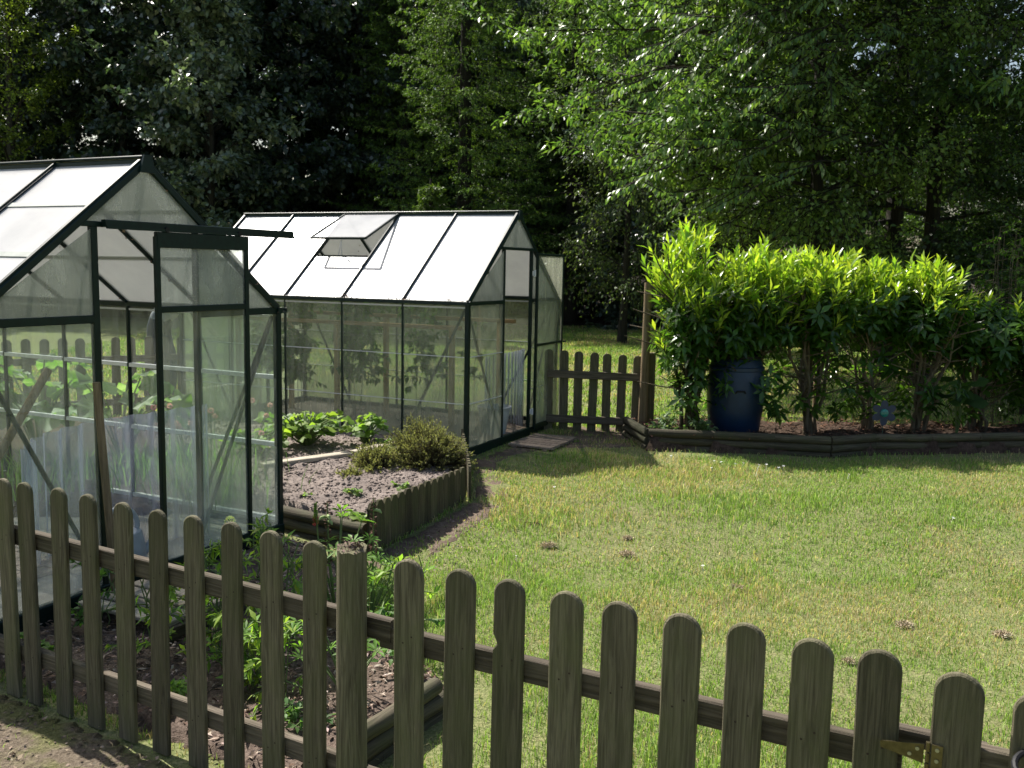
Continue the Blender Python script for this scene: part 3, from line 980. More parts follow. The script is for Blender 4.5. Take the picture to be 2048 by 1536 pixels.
        MB().box((X0 + .028, Y - .002, Z0 + .05), (X1 - .02, Y + .002, .845)).build('pane', M['glass_side'], dd)
        MB().box((X0 + .028, Y - .002, .868), (X1 - .02, Y + .002, Z1 - .022)).build('pane', M['glass_side'], dd)
        for z in (.20, 1.50):
            h = MB(); h.tube([(J1 + .014, -.035, z), (J1 + .014, -.035, z + .06)], .010, 8); h.box((J1 - .012, -.026, z + .008), (J1 + .03, -.020, z + .052))
            h.build('hinge', M['alu'], dd)
        MB().box((X1 - .004, Y - .03, .848), (X1 + .05, Y - .016, .864), .003).build('latch', M['black'], dd)
    else:
        # sliding leaf hung from a track along the front
        X0, X1, Y, Z0, Z1 = 1.000, 1.640, -.040, -.005, 1.700
        t = MB(); t.box((.69, -.050, 1.735), (2.045, -.020, 1.768), .003); t.box((.69, -.058, 1.725), (2.045, -.052, 1.74))
        t.build('door_track', GR, r)
        d = MB()
        d.box((X0 - .012, Y - .013, Z0), (X0 + .016, Y + .013, Z1), .003); d.box((X1 - .014, Y - .013, Z0), (X1 + .014, Y + .013, Z1), .003)
        d.box((X0 - .004, Y - .015, Z1 - .055), (X1 + .01, Y + .010, Z1 + .024), .003)
        d.box((X0 + .017, Y - .011, 1.318), (X1 - .015, Y + .011, 1.350), .003); d.box((X0 + .017, Y - .011, Z0), (X1 - .015, Y + .011, Z0 + .03), .003)
        dd = d.build('door', GR, r)
        MB().box((X0 + .016, Y - .002, Z0 + .03), (X1 - .014, Y + .002, 1.318)).build('pane', M['glass_clear'], dd)
        MB().box((X0 + .016, Y - .002, 1.350), (X1 - .014, Y + .002, Z1 - .055)).build('pane', M['glass_top2'], dd)
        for x in (X0 + .06, X1 - .06):
            MB().tube([(x, Y - .02, Z1 + .035), (x, Y + .014, Z1 + .035)], .014, 10).build('roller', M['black'], dd)
    if vent:
        k = vent[0]
        # opening frame sill
        xs_ = 0.4438; z_ = He + sl * xs_
        MB().bar((xs_, k * BL + .012, z_ + .004), (xs_, (k + 1) * BL - .012, z_ + .004), .024, .02).build('vent_sill', GR, r)
        hx, hz = XC - .02, Hr + .008
        end = np.array([0.366, 0, 1.819]); hg = np.array([hx, 0, hz])
        y0, y1 = k * BL + .006, (k + 1) * BL - .006
        dvv = (end - hg) / np.linalg.norm(end - hg); nv = np.cross([0, 1, 0], dvv); nv = nv if nv[2] > 0 else -nv
        f = MB()
        for y in (y0, y1): f.bar(hg + [0, y, 0], end + [0, y, 0], .018, .022, up=nv, ch=.003)
        for p in (hg, end): f.bar(p + [0, y0, 0], p + [0, y1, 0], .018, .022, up=nv, ch=.003)
        v_ = f.build('roof_vent', GR, r)
        MB().bar(hg + [0, (y0 + y1) / 2, 0], end + [0, (y0 + y1) / 2, 0], y1 - y0 - .02, .004, up=nv).build('pane', M['vent'], v_)
        my = (y0 + y1) / 2
        s_ = MB(); s_.tube([end + [0.03, my - .02, 0.0], (xs_ + .03, my + .03, z_ + .01), (xs_ + .12, my + .06, z_ - .12)], .004, 6)
        s_.tube([end + [0.03, my - .02, 0.0], (xs_ + .03, my + .07, z_ + .01)], .004, 6)
        s_.build('stay_arm', M['alu'], v_)
    return r


M['glass_top2'] = glass_mat('hazy door glazing', 0.40, (0.45, 0.46, 0.46), 0.2)
gh2 = greenhouse(G2o, G2a, G2W, 5, 1.285, 2.055, -.01, .075, 'hinged',
                 'far green framed greenhouse with open roof vent and hinged door folded back', None, None)
gh1 = greenhouse(G1o, G1a, G1W, 5, 1.305, 2.060, -.16, .0, 'sliding',
                 'near green framed greenhouse cut by left edge, with sliding door on track', (0.49, 0.90), None)


def g1(x, y, z): p = gworld(G1o, G1a, x, y); return (float(p[0]), float(p[1]), z)
def g2(x, y, z): p = gworld(G2o, G2a, x, y); return (float(p[0]), float(p[1]), z)
RZ1 = math.pi / 2 - G1a; RZ2 = math.pi / 2 - G2a

# floors inside
o = MB().box((.03, .03, -.08), (G1W - .03, 3.0, -.03)).build('greenhouse_floor', M['concrete'], None, loc=(G1o[0], G1o[1], 0), rz=RZ1); tag(o, kind='structure')
o = MB().box((.03, .03, -.03), (G2W - .03, 3.0, .035)).build('greenhouse_soil', M['soil'], None, loc=(G2o[0], G2o[1], 0), rz=RZ2); tag(o, kind='structure')
# pavers inside near greenhouse
b = MB()
for i in range(8):
    for j in range(3):
        b.box((.30 + j * .21 + (i % 2) * .1, .42 + i * .115, -.03), (.50 + j * .21 + (i % 2) * .1, .527 + i * .115, -.012 + random.uniform(0, .003)), .004)
tag(b.build('paving_bricks', M['brick'], None, loc=(G1o[0], G1o[1], 0), rz=RZ1), 'pale pink brick paving on the floor of the near greenhouse', 'paving')
b = MB()
for i in range(9):
    b.box((.50 + i * .1, .06, .036), (.585 + i * .1, .62, .052), .004)
tag(b.build('duckboard', M['slat'], None, loc=(G2o[0], G2o[1], 0), rz=RZ2), 'brown slatted duckboard on the floor inside the far greenhouse', 'duckboard')
# slatted step outside far greenhouse door
r = empty('slatted_step', (G2o[0], G2o[1], gzf(0, 8.4) + .012), RZ2, 'low slatted wooden step on the ground outside the far greenhouse door', 'step')
for i in range(6):
    MB().box((.60 + i * .105, -.52, .0), (.69 + i * .105, -.10, .022), .004).build('slat', M['slat'], r)
for y in (-.46, -.16): MB().box((.58, y - .02, -.02), (1.22, y + .02, -.0005)).build('bearer', M['slat'], r)
# slatted step at near greenhouse door
r = empty('slatted_step', (G1o[0], G1o[1], -.02), RZ1, 'grey slatted wooden platform in front of the near greenhouse doorway', 'step')
for i in range(6):
    MB().box((.42 + i * .10, -.66, .0), (.50 + i * .10, -.10, .02), .004).build('slat', M['plank'], r)
MB().box((.40, -.69, -.11), (1.04, -.665, -.001)).build('front_board', M['rail'], r)
MB().box((.40, -.12, -.11), (1.04, -.10, -.001)).build('bearer', M['rail'], r)


# ------------------------------------------------------------------ leaf litter on the far greenhouse gutter and panes
def litter():
    rg = np.random.default_rng(5)
    n = 420
    y = np.concatenate([rg.uniform(0, 3.1, 240), rg.normal(.62, .05, 60), rg.normal(1.24, .05, 60), rg.uniform(0, 3.1, 60)])
    t = np.concatenate([rg.exponential(.012, 360), rg.random(60)])
    x = t * G2W / 2; z = 1.285 + .77 * t + .012
    x[:240] -= rg.uniform(0, .05, 240); z[:240] = np.maximum(z[:240], 1.288)
    P = np.stack([x, y, z], 1)
    V, F = leaves4(P, rg.normal(0, 1, (n, 3)) * [1, 1, .35], np.array([0, 0, 1.0]) + rg.normal(0, .5, (n, 3)), rg.uniform(.008, .026, n), rg.uniform(.006, .016, n))
    c = pal(rg, n, [(.12, .07, .05), (.2, .13, .08), (.06, .045, .03)], [3, 2, 2], .3)
    o = link('leaf_litter', np_mesh('leaf_litter', V, F, np.repeat(c, 4, 0)), M['attr'], None, (G2o[0], G2o[1], 0), RZ2)
    tag(o, 'brown leaf litter caught along the gutter of the far greenhouse', 'leaf litter', kind='stuff')
    n = 160
    k = rg.integers(0, 6, n); t = rg.random(n)
    P = np.stack([G1W - t * G1W / 2, k * BL + rg.normal(0, .012, n), 1.305 + .755 * t - .012], 1)
    V, F = leaves4(P, rg.normal(0, 1, (n, 3)), rg.normal(0, 1, (n, 3)), rg.uniform(.01, .03, n), rg.uniform(.01, .02, n))
    c = pal(rg, n, [(.2, .11, .08), (.3, .2, .14)], [1, 1], .3)
    o = link('leaf_litter', np_mesh('leaf_litter', V, F, np.repeat(c, 4, 0)), M['attr'], None, (G1o[0], G1o[1], 0), RZ1)
    tag(o, 'crumbs of dead leaf along the inside rafters of the near greenhouse', 'leaf litter', kind='stuff')


litter()


# ------------------------------------------------------------------ picket fences
M['nail'] = simple('rusty nail head', (.035, .022, .015), .7, .3)


def picket_mesh(h, w_, t, seed, notch=False, dz=0.0, nails=(.635, .175)):
    """rounded-top pale: base at z 0, front face -y"""
    rg = random.Random(seed)
    out = [(-w_ / 2, 0)]; K = 12
    rr = w_ / 2
    pts = [(-w_ / 2 + rg.uniform(-.001, .001), h - rr * .92)]
    for i in range(1, K):
        a = math.pi - math.pi * i / K
        pts.append((rr * math.cos(a), h - rr * .92 + rr * .92 * math.sin(a)))
    pts.append((w_ / 2 + rg.uniform(-.001, .001), h - rr * .92))
    prof = [(w_ / 2, 0)] + pts[::-1] if False else None
    left = [(-w_ / 2, 0.0), (-w_ / 2, h * .35), (-w_ / 2, h * .7)]
    if notch: left += [(-w_ / 2, h * .765), (-w_ / 2 + .012, h * .79), (-w_ / 2 + .010, h * .80), (-w_ / 2, h * .82)]
    right = [(w_ / 2, h * .7), (w_ / 2, h * .35), (w_ / 2, 0.0)]
    P = left + pts + right
    n = len(P); e = .0035
    V = []
    cx, cz = 0, h / 2
    for yy, sh in ((-t / 2, e), (-t / 2 + e, 0), (t / 2 - e, 0), (t / 2, e)):
        for (x, z) in P:
            zz = z - sh if z > h * .5 and abs(x) < w_ / 2 - 1e-4 else z
            V.append((x - math.copysign(sh, x) if abs(x) > 1e-4 else x, yy, zz))
    F = [tuple(range(n)), tuple(range(4 * n - 1, 3 * n - 1, -1))]
    for k in range(3):
        for i in range(n):
            j = (i + 1) % n
            F.append((k * n + j, k * n + i, (k + 1) * n + i, (k + 1) * n + j))
    me = bpy.data.meshes.new('picket'); me.from_pydata(V, [], F); me.update()
    me.materials.append(M['picket'])
    if nails:
        bm = bmesh.new(); bm.from_mesh(me)
        for zn in nails:
            for xo in (-.014, .015):
                c = [bm.verts.new((xo + rg.uniform(-.004, .004) * 0 + .0028 * math.cos(a), -t / 2 - .0006, zn + (.012 if xo > 0 else -.01) + .0028 * math.sin(a))) for a in np.linspace(0, 2 * math.pi, 9)[:-1]]
                f = bm.faces.new(c[::-1] if False else c); f.material_index = 1
        bm.to_mesh(me); bm.free(); me.materials.append(M['nail'])
    return me


def picket_run(root, A, B, zA, zB, n, w_, t, h, tilt=0.010, offs=None, seed=0, start=0.0, end=1.0, notch_at=None, hs=None):
    A = np.array(A); B = np.array(B); ang = math.atan2(*(B - A)[::-1])
    for i in range(n):
        f = start + (end - start) * (i / max(1, n - 1)) if offs is None else offs[i]
        p = A + (B - A) * f; z = zA + (zB - zA) * f
        rg = random.Random(seed * 100 + i)
        hh = h + rg.uniform(-.006, .006) if hs is None else hs[i]
        o = link('picket', picket_mesh(hh, w_ * rg.uniform(.97, 1.03), t, seed * 100 + i, notch_at == i), None, root)
        o.location = (p[0], p[1], z); o.rotation_euler = (rg.uniform(-tilt, tilt), rg.uniform(-tilt, tilt), ang + rg.uniform(-.02, .02))


# near fence.  A..K..B : left end, kink post, right end
FA, FK, FB = np.array([-1.93, 3.545]), np.array([-0.46, 2.70]), np.array([0.86, 2.005])
dl = (FK - FA) / np.linalg.norm(FK - FA); dr = (FB - FK) / np.linalg.norm(FB - FK)
fence = empty('picket_fence', (0, 0, 0), 0, 'near weathered round-topped picket fence crossing the foreground with thick round post', 'fence')
zg = -.115
lx = [(-1.92, 3.54), (-1.81, 3.475), (-1.65, 3.385), (-1.49, 3.30), (-1.34, 3.21), (-1.195, 3.115), (-1.04, 3.02), (-0.895, 2.935), (-0.745, 2.845), (-0.60, 2.755)]
offs = [float(np.dot(np.array(q) - FA, dl) / np.linalg.norm(FK - FA)) for q in lx]
offs = [-(0.165 * k) / np.linalg.norm(FK - FA) for k in (4, 3, 2, 1)] + offs
picket_run(fence, FA, FK, zg, zg, len(offs), .083, .019, .868, offs=offs, seed=3)
picket_run(fence, FA, FK, zg, zg, 1, .083, .019, .855, offs=[1.0], seed=9)
rx = [(-0.285, 2.59), (-0.15, 2.505), (-0.01, 2.44), (0.14, 2.35), (0.265, 2.28), (0.41, 2.21), (0.555, 2.14), (0.695, 2.075), (0.835, 2.02)]
offs = [float(np.dot(np.array(q) - FK, dr) / np.linalg.norm(FB - FK)) for q in rx]
picket_run(fence, FK, FB, zg, zg, len(offs), .092, .019, .866, offs=offs, seed=5, notch_at=2)


def rail(root, A, B, z, wy=.030, hz=.068, back=.028, name='rail'):
    A = np.array(A); B = np.array(B); d = (B - A) / np.linalg.norm(B - A); nrm = np.array([-d[1], d[0]])
    if nrm[1] < 0: nrm = -nrm
    L = np.linalg.norm(B - A)
    o = MB().beam((L / 2, 0, 0), (L, wy, hz), np.eye(3), .004).build(name, M['rail'], root)
    p = A + nrm * back
    o.location = (p[0], p[1], z); o.rotation_euler = (0, 0, math.atan2(d[1], d[0]))
    return o


rail(fence, FA - dl * .9, FK + dl * .03 + dr * .10, .521)
rail(fence, FA - dl * .9, FK + dl * .02, .058)
rail(fence, FK + dr * .09, FB + dr * .02, .500, back=.030)
rail(fence, FK + dr * .03, FB + dr * .02, .04, back=.030)
b = MB()
for z, rr_ in ((-.13, .042), (.3, .041), (.72, .040), (.785, .039)): pass
P_ = [(0, 0, -.15), (0, 0, .35), (.002, 0, .772)]
b.tube(P_, [.046, .045, .043], 22)
# rough chipped top
vv = [list(q) for q in b.v]
for i in range(len(vv) - 22, len(vv)):
    vv[i][2] += .003 * math.sin(i * 2.1) + (vv[i][1] < 0) * -.010
b.v = [tuple(q) for q in vv]
po = b.build('post', M['picket'], fence, smooth=True, loc=(FK[0] + .005, FK[1] - .035, 0))
rg = np.random.default_rng(3)
n = 150; P = np.stack([rg.normal(0, .018, n), rg.normal(0, .018, n), rg.uniform(.765, .783, n)], 1)
V, F = leaves4(P, rg.normal(0, 1, (n, 3)), rg.normal(0, 1, (n, 3)), rg.uniform(.008, .022, n), rg.uniform(.003, .008, n))
link('moss', np_mesh('moss', V, F, np.repeat(pal(rg, n, [(.16, .11, .09), (.09, .07, .05)], [1, 1]), 4, 0)), M['attr'], po)
# end of fence: strap hinge on the rail
hp = FB + dr * .02
gate = empty('garden_gate', (0, 0, 0), 0, 'low picket gate at right edge hung on a yellowed zinc strap hinge', 'gate')
GA = np.array([0.951, 1.905]); GB = GA + dr * .9
picket_run(gate, GA, GB, zg - .02, zg - .02, 4, .095, .019, .882, offs=[0, .165, .33, .5], seed=8)
rail(gate, GA - dr * .05, GB, .560, back=.026)
rail(gate, GA - dr * .05, GB, -.03, back=.026)
rail(gate, GA - dr * .13, GA + dr * .06, .552, back=.085, hz=.04, name='stop_batten')
ha = math.atan2(dr[1], dr[0])
h = MB()
h.box((-.128, -.012, -.030), (-.062, -.008, .026)); 
h.v = []; h.f = []
h.add([(-.15, .0065, -.006), (-.062, .0065, -.022), (-.062, .0065, .022), (-.15, .0065, .008), (-.15, .0095, -.006), (-.062, .0095, -.022), (-.062, .0095, .022), (-.15, .0095, .008)],
      [(0, 1, 2, 3), (7, 6, 5, 4), (0, 4, 5, 1), (1, 5, 6, 2), (2, 6, 7, 3), (3, 7, 4, 0)])
h.box((-.046, -.0145, -.034), (-.024, -.0105, .034))
for z0 in (-.034, -.010, .014): h.tube([(-.053, -.004, z0), (-.053, -.004, z0 + .020)], .0055, 10)
ho = h.build('hinge', M['zinc'], gate, loc=(GA[0] + .004, GA[1] + .004, .552), rz=ha)
for x, z in ((-.075, .009), (-.090, -.006), (-.035, .024), (-.035, -.024), (-.035, 0)):
    yy = -.0165 if x > -.05 else .0045
    MB().tube([(x, yy, z), (x, yy + .003, z)], .0042, 10).build('screw', M['screw'], ho)
ang = np.linspace(0, 2 * math.pi, 26)
tub = MB().tube([(0.06 * math.cos(t), 0.040 * math.sin(t), 0.02 * math.sin(t)) for t in ang], .0065, 8)
o = tub.build('cable_loop', M['black'], None, smooth=True, loc=(GA[0] + .13, GA[1] - .11, .60)); tag(o, 'thick black cable loop around the gate picket at lower right', 'cable')
# spider threads and hanging stem on the near fence are too fine to matter

# back fence panel between far greenhouse and hedge
bf = empty('picket_fence', (0, 0, 0), 0, 'short picket fence panel between the far greenhouse and the tall post', 'fence')
xs = [.36, .51, .645, .785, .925, 1.065, 1.21]
for i, x in enumerate(xs):
    o = link('picket', picket_mesh(.80 - .008 * i, .085, .018, 700 + i), None, bf); o.location = (x, 9.22, 0.0); o.rotation_euler = (0, random.uniform(-.012, .03), 0)
for z in (.555, .115):
    q = MB().beam((.44, 0, 0), (.90, .028, .075), np.eye(3), .004).build('rail', M['rail'], bf, loc=(.35, 9.195, z + .01)); q.rotation_euler = (0, .028, -.005)
b = MB(); b.tube([(0, 0, -.1), (.01, 0, .6), (.012, 0, 1.46)], [.045, .042, .034], 16)
o = b.build('post', M['stake'], None, smooth=True, loc=(1.27, 9.13, 0)); o.name = 'wooden_post'; tag(o, 'tall round wooden post between back fence panel and laurel hedge', 'post')
b = MB().box((-.035, -.035, -.1), (.035, .035, .78), .004)
tag(b.build('fence_stump', M['picket'], None, loc=(1.36, 9.25, 0)), 'square dark post end just behind the tall round post', 'post')

# back-left fence behind near greenhouse
lf = empty('picket_fence', (0, 0, 0), 0, 'dark picket fence seen through the near greenhouse, backed by sunlit grass', 'fence')
A_, B_ = np.array([-6.4, 8.2]), np.array([-2.95, 10.35])
picket_run(lf, A_, B_, 0, 0, 26, .088, .018, .80, seed=12)
for z in (.58, .14): rail(lf, A_, B_, z, back=-.026)

# wire netting behind the hedge
def wire_fence():
    r = empty('wire_fence', (1.35, 9.42, 0), 0, 'low wire netting fence strung behind the laurel hedge', 'fence')
    A, B = [], []
    for k in range(11): A.append((0, 0, .05 + k * .075)); B.append((5.2, .15, .05 + k * .075))
    for k in range(70): x = k * .075; A.append((x, .029 * x, .04)); B.append((x, .029 * x, .82))
    V, F = prisms(np.array(A, float), np.array(B, float), .0012, .0012)
    link('wire_mesh', np_mesh('wire_mesh', V, F), M['wire'], r)
    for x in (.0, 1.7, 3.4, 5.1): MB().tube([(x, .03 + .029 * x, -.1), (x, .03 + .029 * x, .95)], .02, 8).build('post', M['stake'], r)
wire_fence()


# ------------------------------------------------------------------ notched boards and log edging
def notched_board(A, B, zb0, zb1, zt0, zt1, t, n, label):
    A = np.array(A); B = np.array(B); L = np.linalg.norm(B - A)
    r = empty('bed_edging', (A[0], A[1], 0), math.atan2(*(B - A)[::-1]), label, 'edging')
    for i in range(n):
        x0, x1 = L * i / n + .0006, L * (i + 1) / n - .0006
        f = (i + .5) / n
        zb = zb0 + (zb1 - zb0) * f; zt = zt0 + (zt1 - zt0) * f + random.uniform(-.004, .004)
        nt_ = .032; xa, xb = x0 + (x1 - x0) * .27, x1 - (x1 - x0) * .27
        P = [(x0, zb), (x1, zb), (x1, zt - nt_), (xb, zt), (xa, zt), (x0, zt - nt_)]
        V = [(x, -t / 2, z) for x, z in P] + [(x, t / 2, z) for x, z in P]
        F = [(0, 1, 2, 3, 4, 5), (11, 10, 9, 8, 7, 6)] + [(i_, (i_ + 6), (i_ + 1) % 6 + 6, (i_ + 1) % 6) for i_ in range(6)]
        MB().add(V, F).build('pale', M['board'], r)
    return r


notched_board((-0.82, 5.38), (-0.31, 6.38), -.16, -.08, .205, .225, .018, 15, 'row of notched upright boards holding the soil bed, dark in shade')
notched_board((-0.275, 6.36), (-0.40, 7.66), -.10, -.03, .225, .27, .018, 18, 'row of notched boards seen edge-on running to the far greenhouse corner')


def logs(A, B, z0, n, rad, label, grp=None, name='log_edging', cat='edging', caps=True, over=.0):
    A = np.array(A); B = np.array(B); L = np.linalg.norm(B - A)
    r = empty(name, (A[0], A[1], 0), math.atan2(*(B - A)[::-1]), label, cat, grp)
    for k in range(n):
        z = z0 + rad + k * rad * 1.86
        b = MB(); rr = rad * random.uniform(.94, 1.04); K = 5
        ov = over + (random.uniform(-.02, .03) if over else 0)
        P = [(-ov + (L + ov * 2) * j / K, random.uniform(-.003, .003), z + random.uniform(-.002, .002)) for j in range(K + 1)]
        b.tube(P, rr, 14)
        b.build('log', M['log'], r, smooth=True)
    return r


logs((-1.44, 5.82), (-0.84, 5.43), -.13, 3, .036, 'stacked half round logs at the front of the grey soil bed')
logs((-0.53, 2.96), (-0.262, 3.43), -.155, 3, .034, 'stacked round log edging beside the mulch bed behind the fence post', over=.01)
hp_ = [(1.10, 9.02), (1.22, 8.33), (1.79, 8.28), (2.30, 8.19), (2.76, 8.10), (3.22, 8.30), (3.72, 8.33), (4.22, 8.44), (4.85, 8.52), (5.6, 8.6)]
pos = ['left end, angled back toward the back fence', 'in front of the left half of the laurel hedge before the barrel', 'directly in front of the blue barrel right side',
       'between barrel and the middle of the bed', 'sloping out right of the bed middle', 'below the blue metal flower', 'right of the blue metal flower', 'near the right edge in deep shade', 'at the far right edge in deep shade']
lab = ['log edging panel turned back at the left end of the hedge bed',
       'log edging panel just left of the blue barrel, first along the front',
       'log edging panel in front of and right of the blue barrel',
       'log edging panel right of the barrel that juts toward the lawn',
       'log edging panel slanting back from the point that juts out on the lawn',
       'log edging panel below the blue metal flower',
       'log edging panel one right of the blue metal flower',
       'log edging panel in deep shade close to the right picture edge',
       'last log edging panel cut by the right picture edge']
for i in range(len(hp_) - 1):
    logs(hp_[i], hp_[i + 1], -.03, 3, .037, lab[i], 'log edging panels along the hedge bed')

# grey planks lying on the soil bed
for (a_, b_, lb) in (((-1.75, 6.55), (-1.22, 7.02), 'weathered grey plank lying across the soil bed before the strawberry plants'),
                     ((-1.18, 7.02), (-0.9, 7.5), 'short brown plank lying behind the heather bush')):
    a_ = np.array(a_); b_ = np.array(b_)
    o = MB().beam((np.linalg.norm(b_ - a_) / 2, 0, 0), (np.linalg.norm(b_ - a_), .09, .03), np.eye(3), .004).build('plank', M['plank'], None, loc=(a_[0], a_[1], .115 + gzf(a_[0], a_[1]) + .06), rz=math.atan2(*(b_ - a_)[::-1]))
    tag(o, lb, 'plank')


# ------------------------------------------------------------------ soil clods, mulch chips, dry turf clumps
def clods(name, P, zoff, n, r0, r1, mat, seed, label, cat, kind='stuff'):
    rg = np.random.default_rng(seed)
    xs = [p[0] for p in P]; ys = [p[1] for p in P]
    x = rg.uniform(min(xs), max(xs), n); y = rg.uniform(min(ys), max(ys), n); k = in_poly(x, y, P); x = x[k]; y = y[k]; n = len(x)
    base = np.array([(1, 0, 0), (.31, .95, 0), (-.81, .59, 0), (-.81, -.59, 0), (.31, -.95, 0), (.3, .2, .9), (-.4, -.1, .85), (0, 0, -.8)])
    F0 = np.array([(0, 1, 5), (1, 2, 6), (1, 6, 5), (2, 3, 6), (3, 4, 6), (4, 0, 5), (4, 5, 6), (1, 0, 7), (2, 1, 7), (3, 2, 7), (4, 3, 7), (0, 4, 7)])
    s = r0 + (r1 - r0) * rg.random(n) ** 3
    V = base[None] * (1 + rg.normal(0, .22, (n, 8, 3))) * s[:, None, None]
    a = rg.uniform(0, 6.28, n); ca, sa = np.cos(a)[:, None], np.sin(a)[:, None]
    V = np.stack([V[..., 0] * ca - V[..., 1] * sa, V[..., 0] * sa + V[..., 1] * ca, V[..., 2] * rg.uniform(.5, .9, n)[:, None]], -1)
    z = gz(x, y) + zoff + (fbm(x * 12, y * 12, 4, 4) - .5) * .064 * (zoff > .1)
    V += np.stack([x, y, z], -1)[:, None]
    F = (np.arange(n)[:, None, None] * 8 + F0[None]).reshape(-1, 3)
    return tag(link(name, np_mesh(name, V.reshape(-1, 3), F), mat), label, cat, kind=kind)


clods('soil_clods', BED, .150, 22000, .003, .016, M['soil'], 2, 'crumbly grey brown clods on the raised soil bed', 'soil')


def chips(P, zoff, n, seed, cols, label, lmin=.012, lmax=.05, name='mulch_chips'):
    rg = np.random.default_rng(seed)
    xs = [p[0] for p in P]; ys = [p[1] for p in P]
    x = rg.uniform(min(xs), max(xs), n); y = rg.uniform(min(ys), max(ys), n); k = in_poly(x, y, P); x = x[k]; y = y[k]; n = len(x)
    Q = np.stack([x, y, gz(x, y) + zoff + rg.uniform(0, .015, n)], 1)
    V, F = leaves4(Q, rg.normal(0, 1, (n, 3)) * [1, 1, .25], np.array([0, 0, 1.0]) + rg.normal(0, .5, (n, 3)), rg.uniform(lmin, lmax, n), rg.uniform(.006, .016, n), .05)
    return tag(link(name, np_mesh(name, V, F, np.repeat(pal(rg, n, cols, np.ones(len(cols)), .3), 4, 0)), M['attr']), label, 'mulch', kind='stuff')


chips(MULCH, .04, 9000, 3, [(.17, .11, .08), (.27, .20, .16), (.10, .07, .05), (.38, .31, .26)], 'reddish brown bark chips on the bed behind the near fence')
chips(HEDGEBED, .13, 5000, 4, [(.10, .05, .035), (.2, .1, .06), (.05, .035, .025)], 'dry fallen leaves under the laurel hedge', .02, .06, 'dry_leaves')
chips([(-.8, 5.3), (-.25, 6.2), (.0, 6.3), (-.3, 4.9)], .004, 900, 6, [(.14, .10, .08), (.25, .2, .17)], 'crumbs of bare earth beside the notched boards', .006, .02, 'earth_crumbs')
chips([(-2.4, 3.7), (-.4, 2.65), (-.6, 2.2), (-2.6, 3.1)], .004, 5000, 7, [(.20, .15, .11), (.12, .09, .07), (.28, .22, .16)], 'bits of dead moss and stalk on the worn ground before the fence', .006, .025, 'ground_litter')


def tuft(loc, label, rad=.05, n=260, seed=0, name='turf_clump', cols=((.48, .39, .27), (.34, .28, .18), (.58, .50, .36))):
    rg = np.random.default_rng(seed)
    d = unit(rg.normal(0, 1, (n, 3)) + [0, 0, .4]); d[:, 2] = np.abs(d[:, 2])
    P = d * rad * rg.uniform(.1, 1.0, (n, 1)) * [1, .8, .35] * (.7 + .6 * fbm(d[:, 0] * 2 + seed, d[:, 1] * 2, seed, 2))[:, None]
    V, F = leaves4(P, d + rg.normal(0, .8, (n, 3)), rg.normal(0, 1, (n, 3)), rg.uniform(.008, .022, n), rg.uniform(.002, .005, n))
    o = link(name, np_mesh(name, V, F, np.repeat(pal(rg, n, cols, np.ones(len(cols)), .3), 4, 0)), M['attr'], None, (loc[0], loc[1], gzf(loc[0], loc[1]) + .008))
    tag(o, label, 'turf clump', 'dry turf clumps on the lawn')


for i, (x, y, rr, lb) in enumerate([(.24, 5.57, .055, 'large dry brown turf clump on the lawn nearest the notched boards'),
                                    (.70, 5.46, .05, 'dry brown turf clump in mid lawn, nearer of a close pair'),
                                    (.735, 5.72, .035, 'paler flat turf clump in mid lawn, farther of a close pair'),
                                    (1.93, 4.44, .05, 'dark curled turf clump on the right of the lawn above the picket tops'),
                                    (1.22, 4.94, .05, 'pinkish scuffed turf clump in the middle of the lawn'),
                                    (2.35, 4.35, .045, 'brown turf clump at the far right of the lawn'),
                                    (1.50, 4.0, .03, 'small dark turf clump between two right hand picket tops')]):
    tuft((x, y), lb, rr, int(rr * rr * 260000), 50 + i)


def stick(loc, L, rz, label):
    b = MB(); b.tube([(-L / 2, 0, .012), (0, .006, .018), (L / 2, -.004, .012)], [.004, .006, .004], 7); b.tube([(L * .1, 0, .018), (L * .22, .025, .022)], .003, 5)
    tag(b.build('stick', M['bark'], None, loc=(loc[0], loc[1], gzf(*loc[:2])), rz=rz), label, 'stick')


stick((.155, 5.93), .12, -.35, 'short dark stick lying on the lawn right of the soil bed')


# daisies
def daisy_mesh():
    b = MB(); b.tube([(0, 0, 0), (0, 0, .045)], .0015, 5)
    k = len(b.v)
    for i in range(10):
        a = i * math.pi / 5; a2 = .16
        b.add([(0, 0, .046), (.009 * math.cos(a - a2), .009 * math.sin(a - a2), .049), (.013 * math.cos(a), .013 * math.sin(a), .049), (.009 * math.cos(a + a2), .009 * math.sin(a + a2), .049)], [(0, 1, 2, 3)])
    return b


dm = daisy_mesh()
d0 = dm.build('daisy', M['white'])
dl_ = 'tiny white daisy open in the lawn grass'
dp = [(1.35, 7.81), (1.72, 7.58), (1.80, 7.52), (1.87, 7.56), (1.98, 7.5), (2.06, 7.52), (2.13, 7.40), (1.66, 7.62), (2.18, 7.48), (1.92, 7.3), (1.6, 7.35), (2.6, 7.2), (2.9, 6.1), (1.1, 5.2), (.05, 5.3), (.32, 6.6)]
for i, (x, y) in enumerate(dp):
    o = d0 if i == 0 else d0.copy()
    if i: COL.objects.link(o)
    o.location = (x, y, gzf(x, y)); o.rotation_euler = (random.uniform(-.3, .3), random.uniform(-.3, .3), i)
    tag(o, dl_, 'daisy', 'daisies in the lawn')


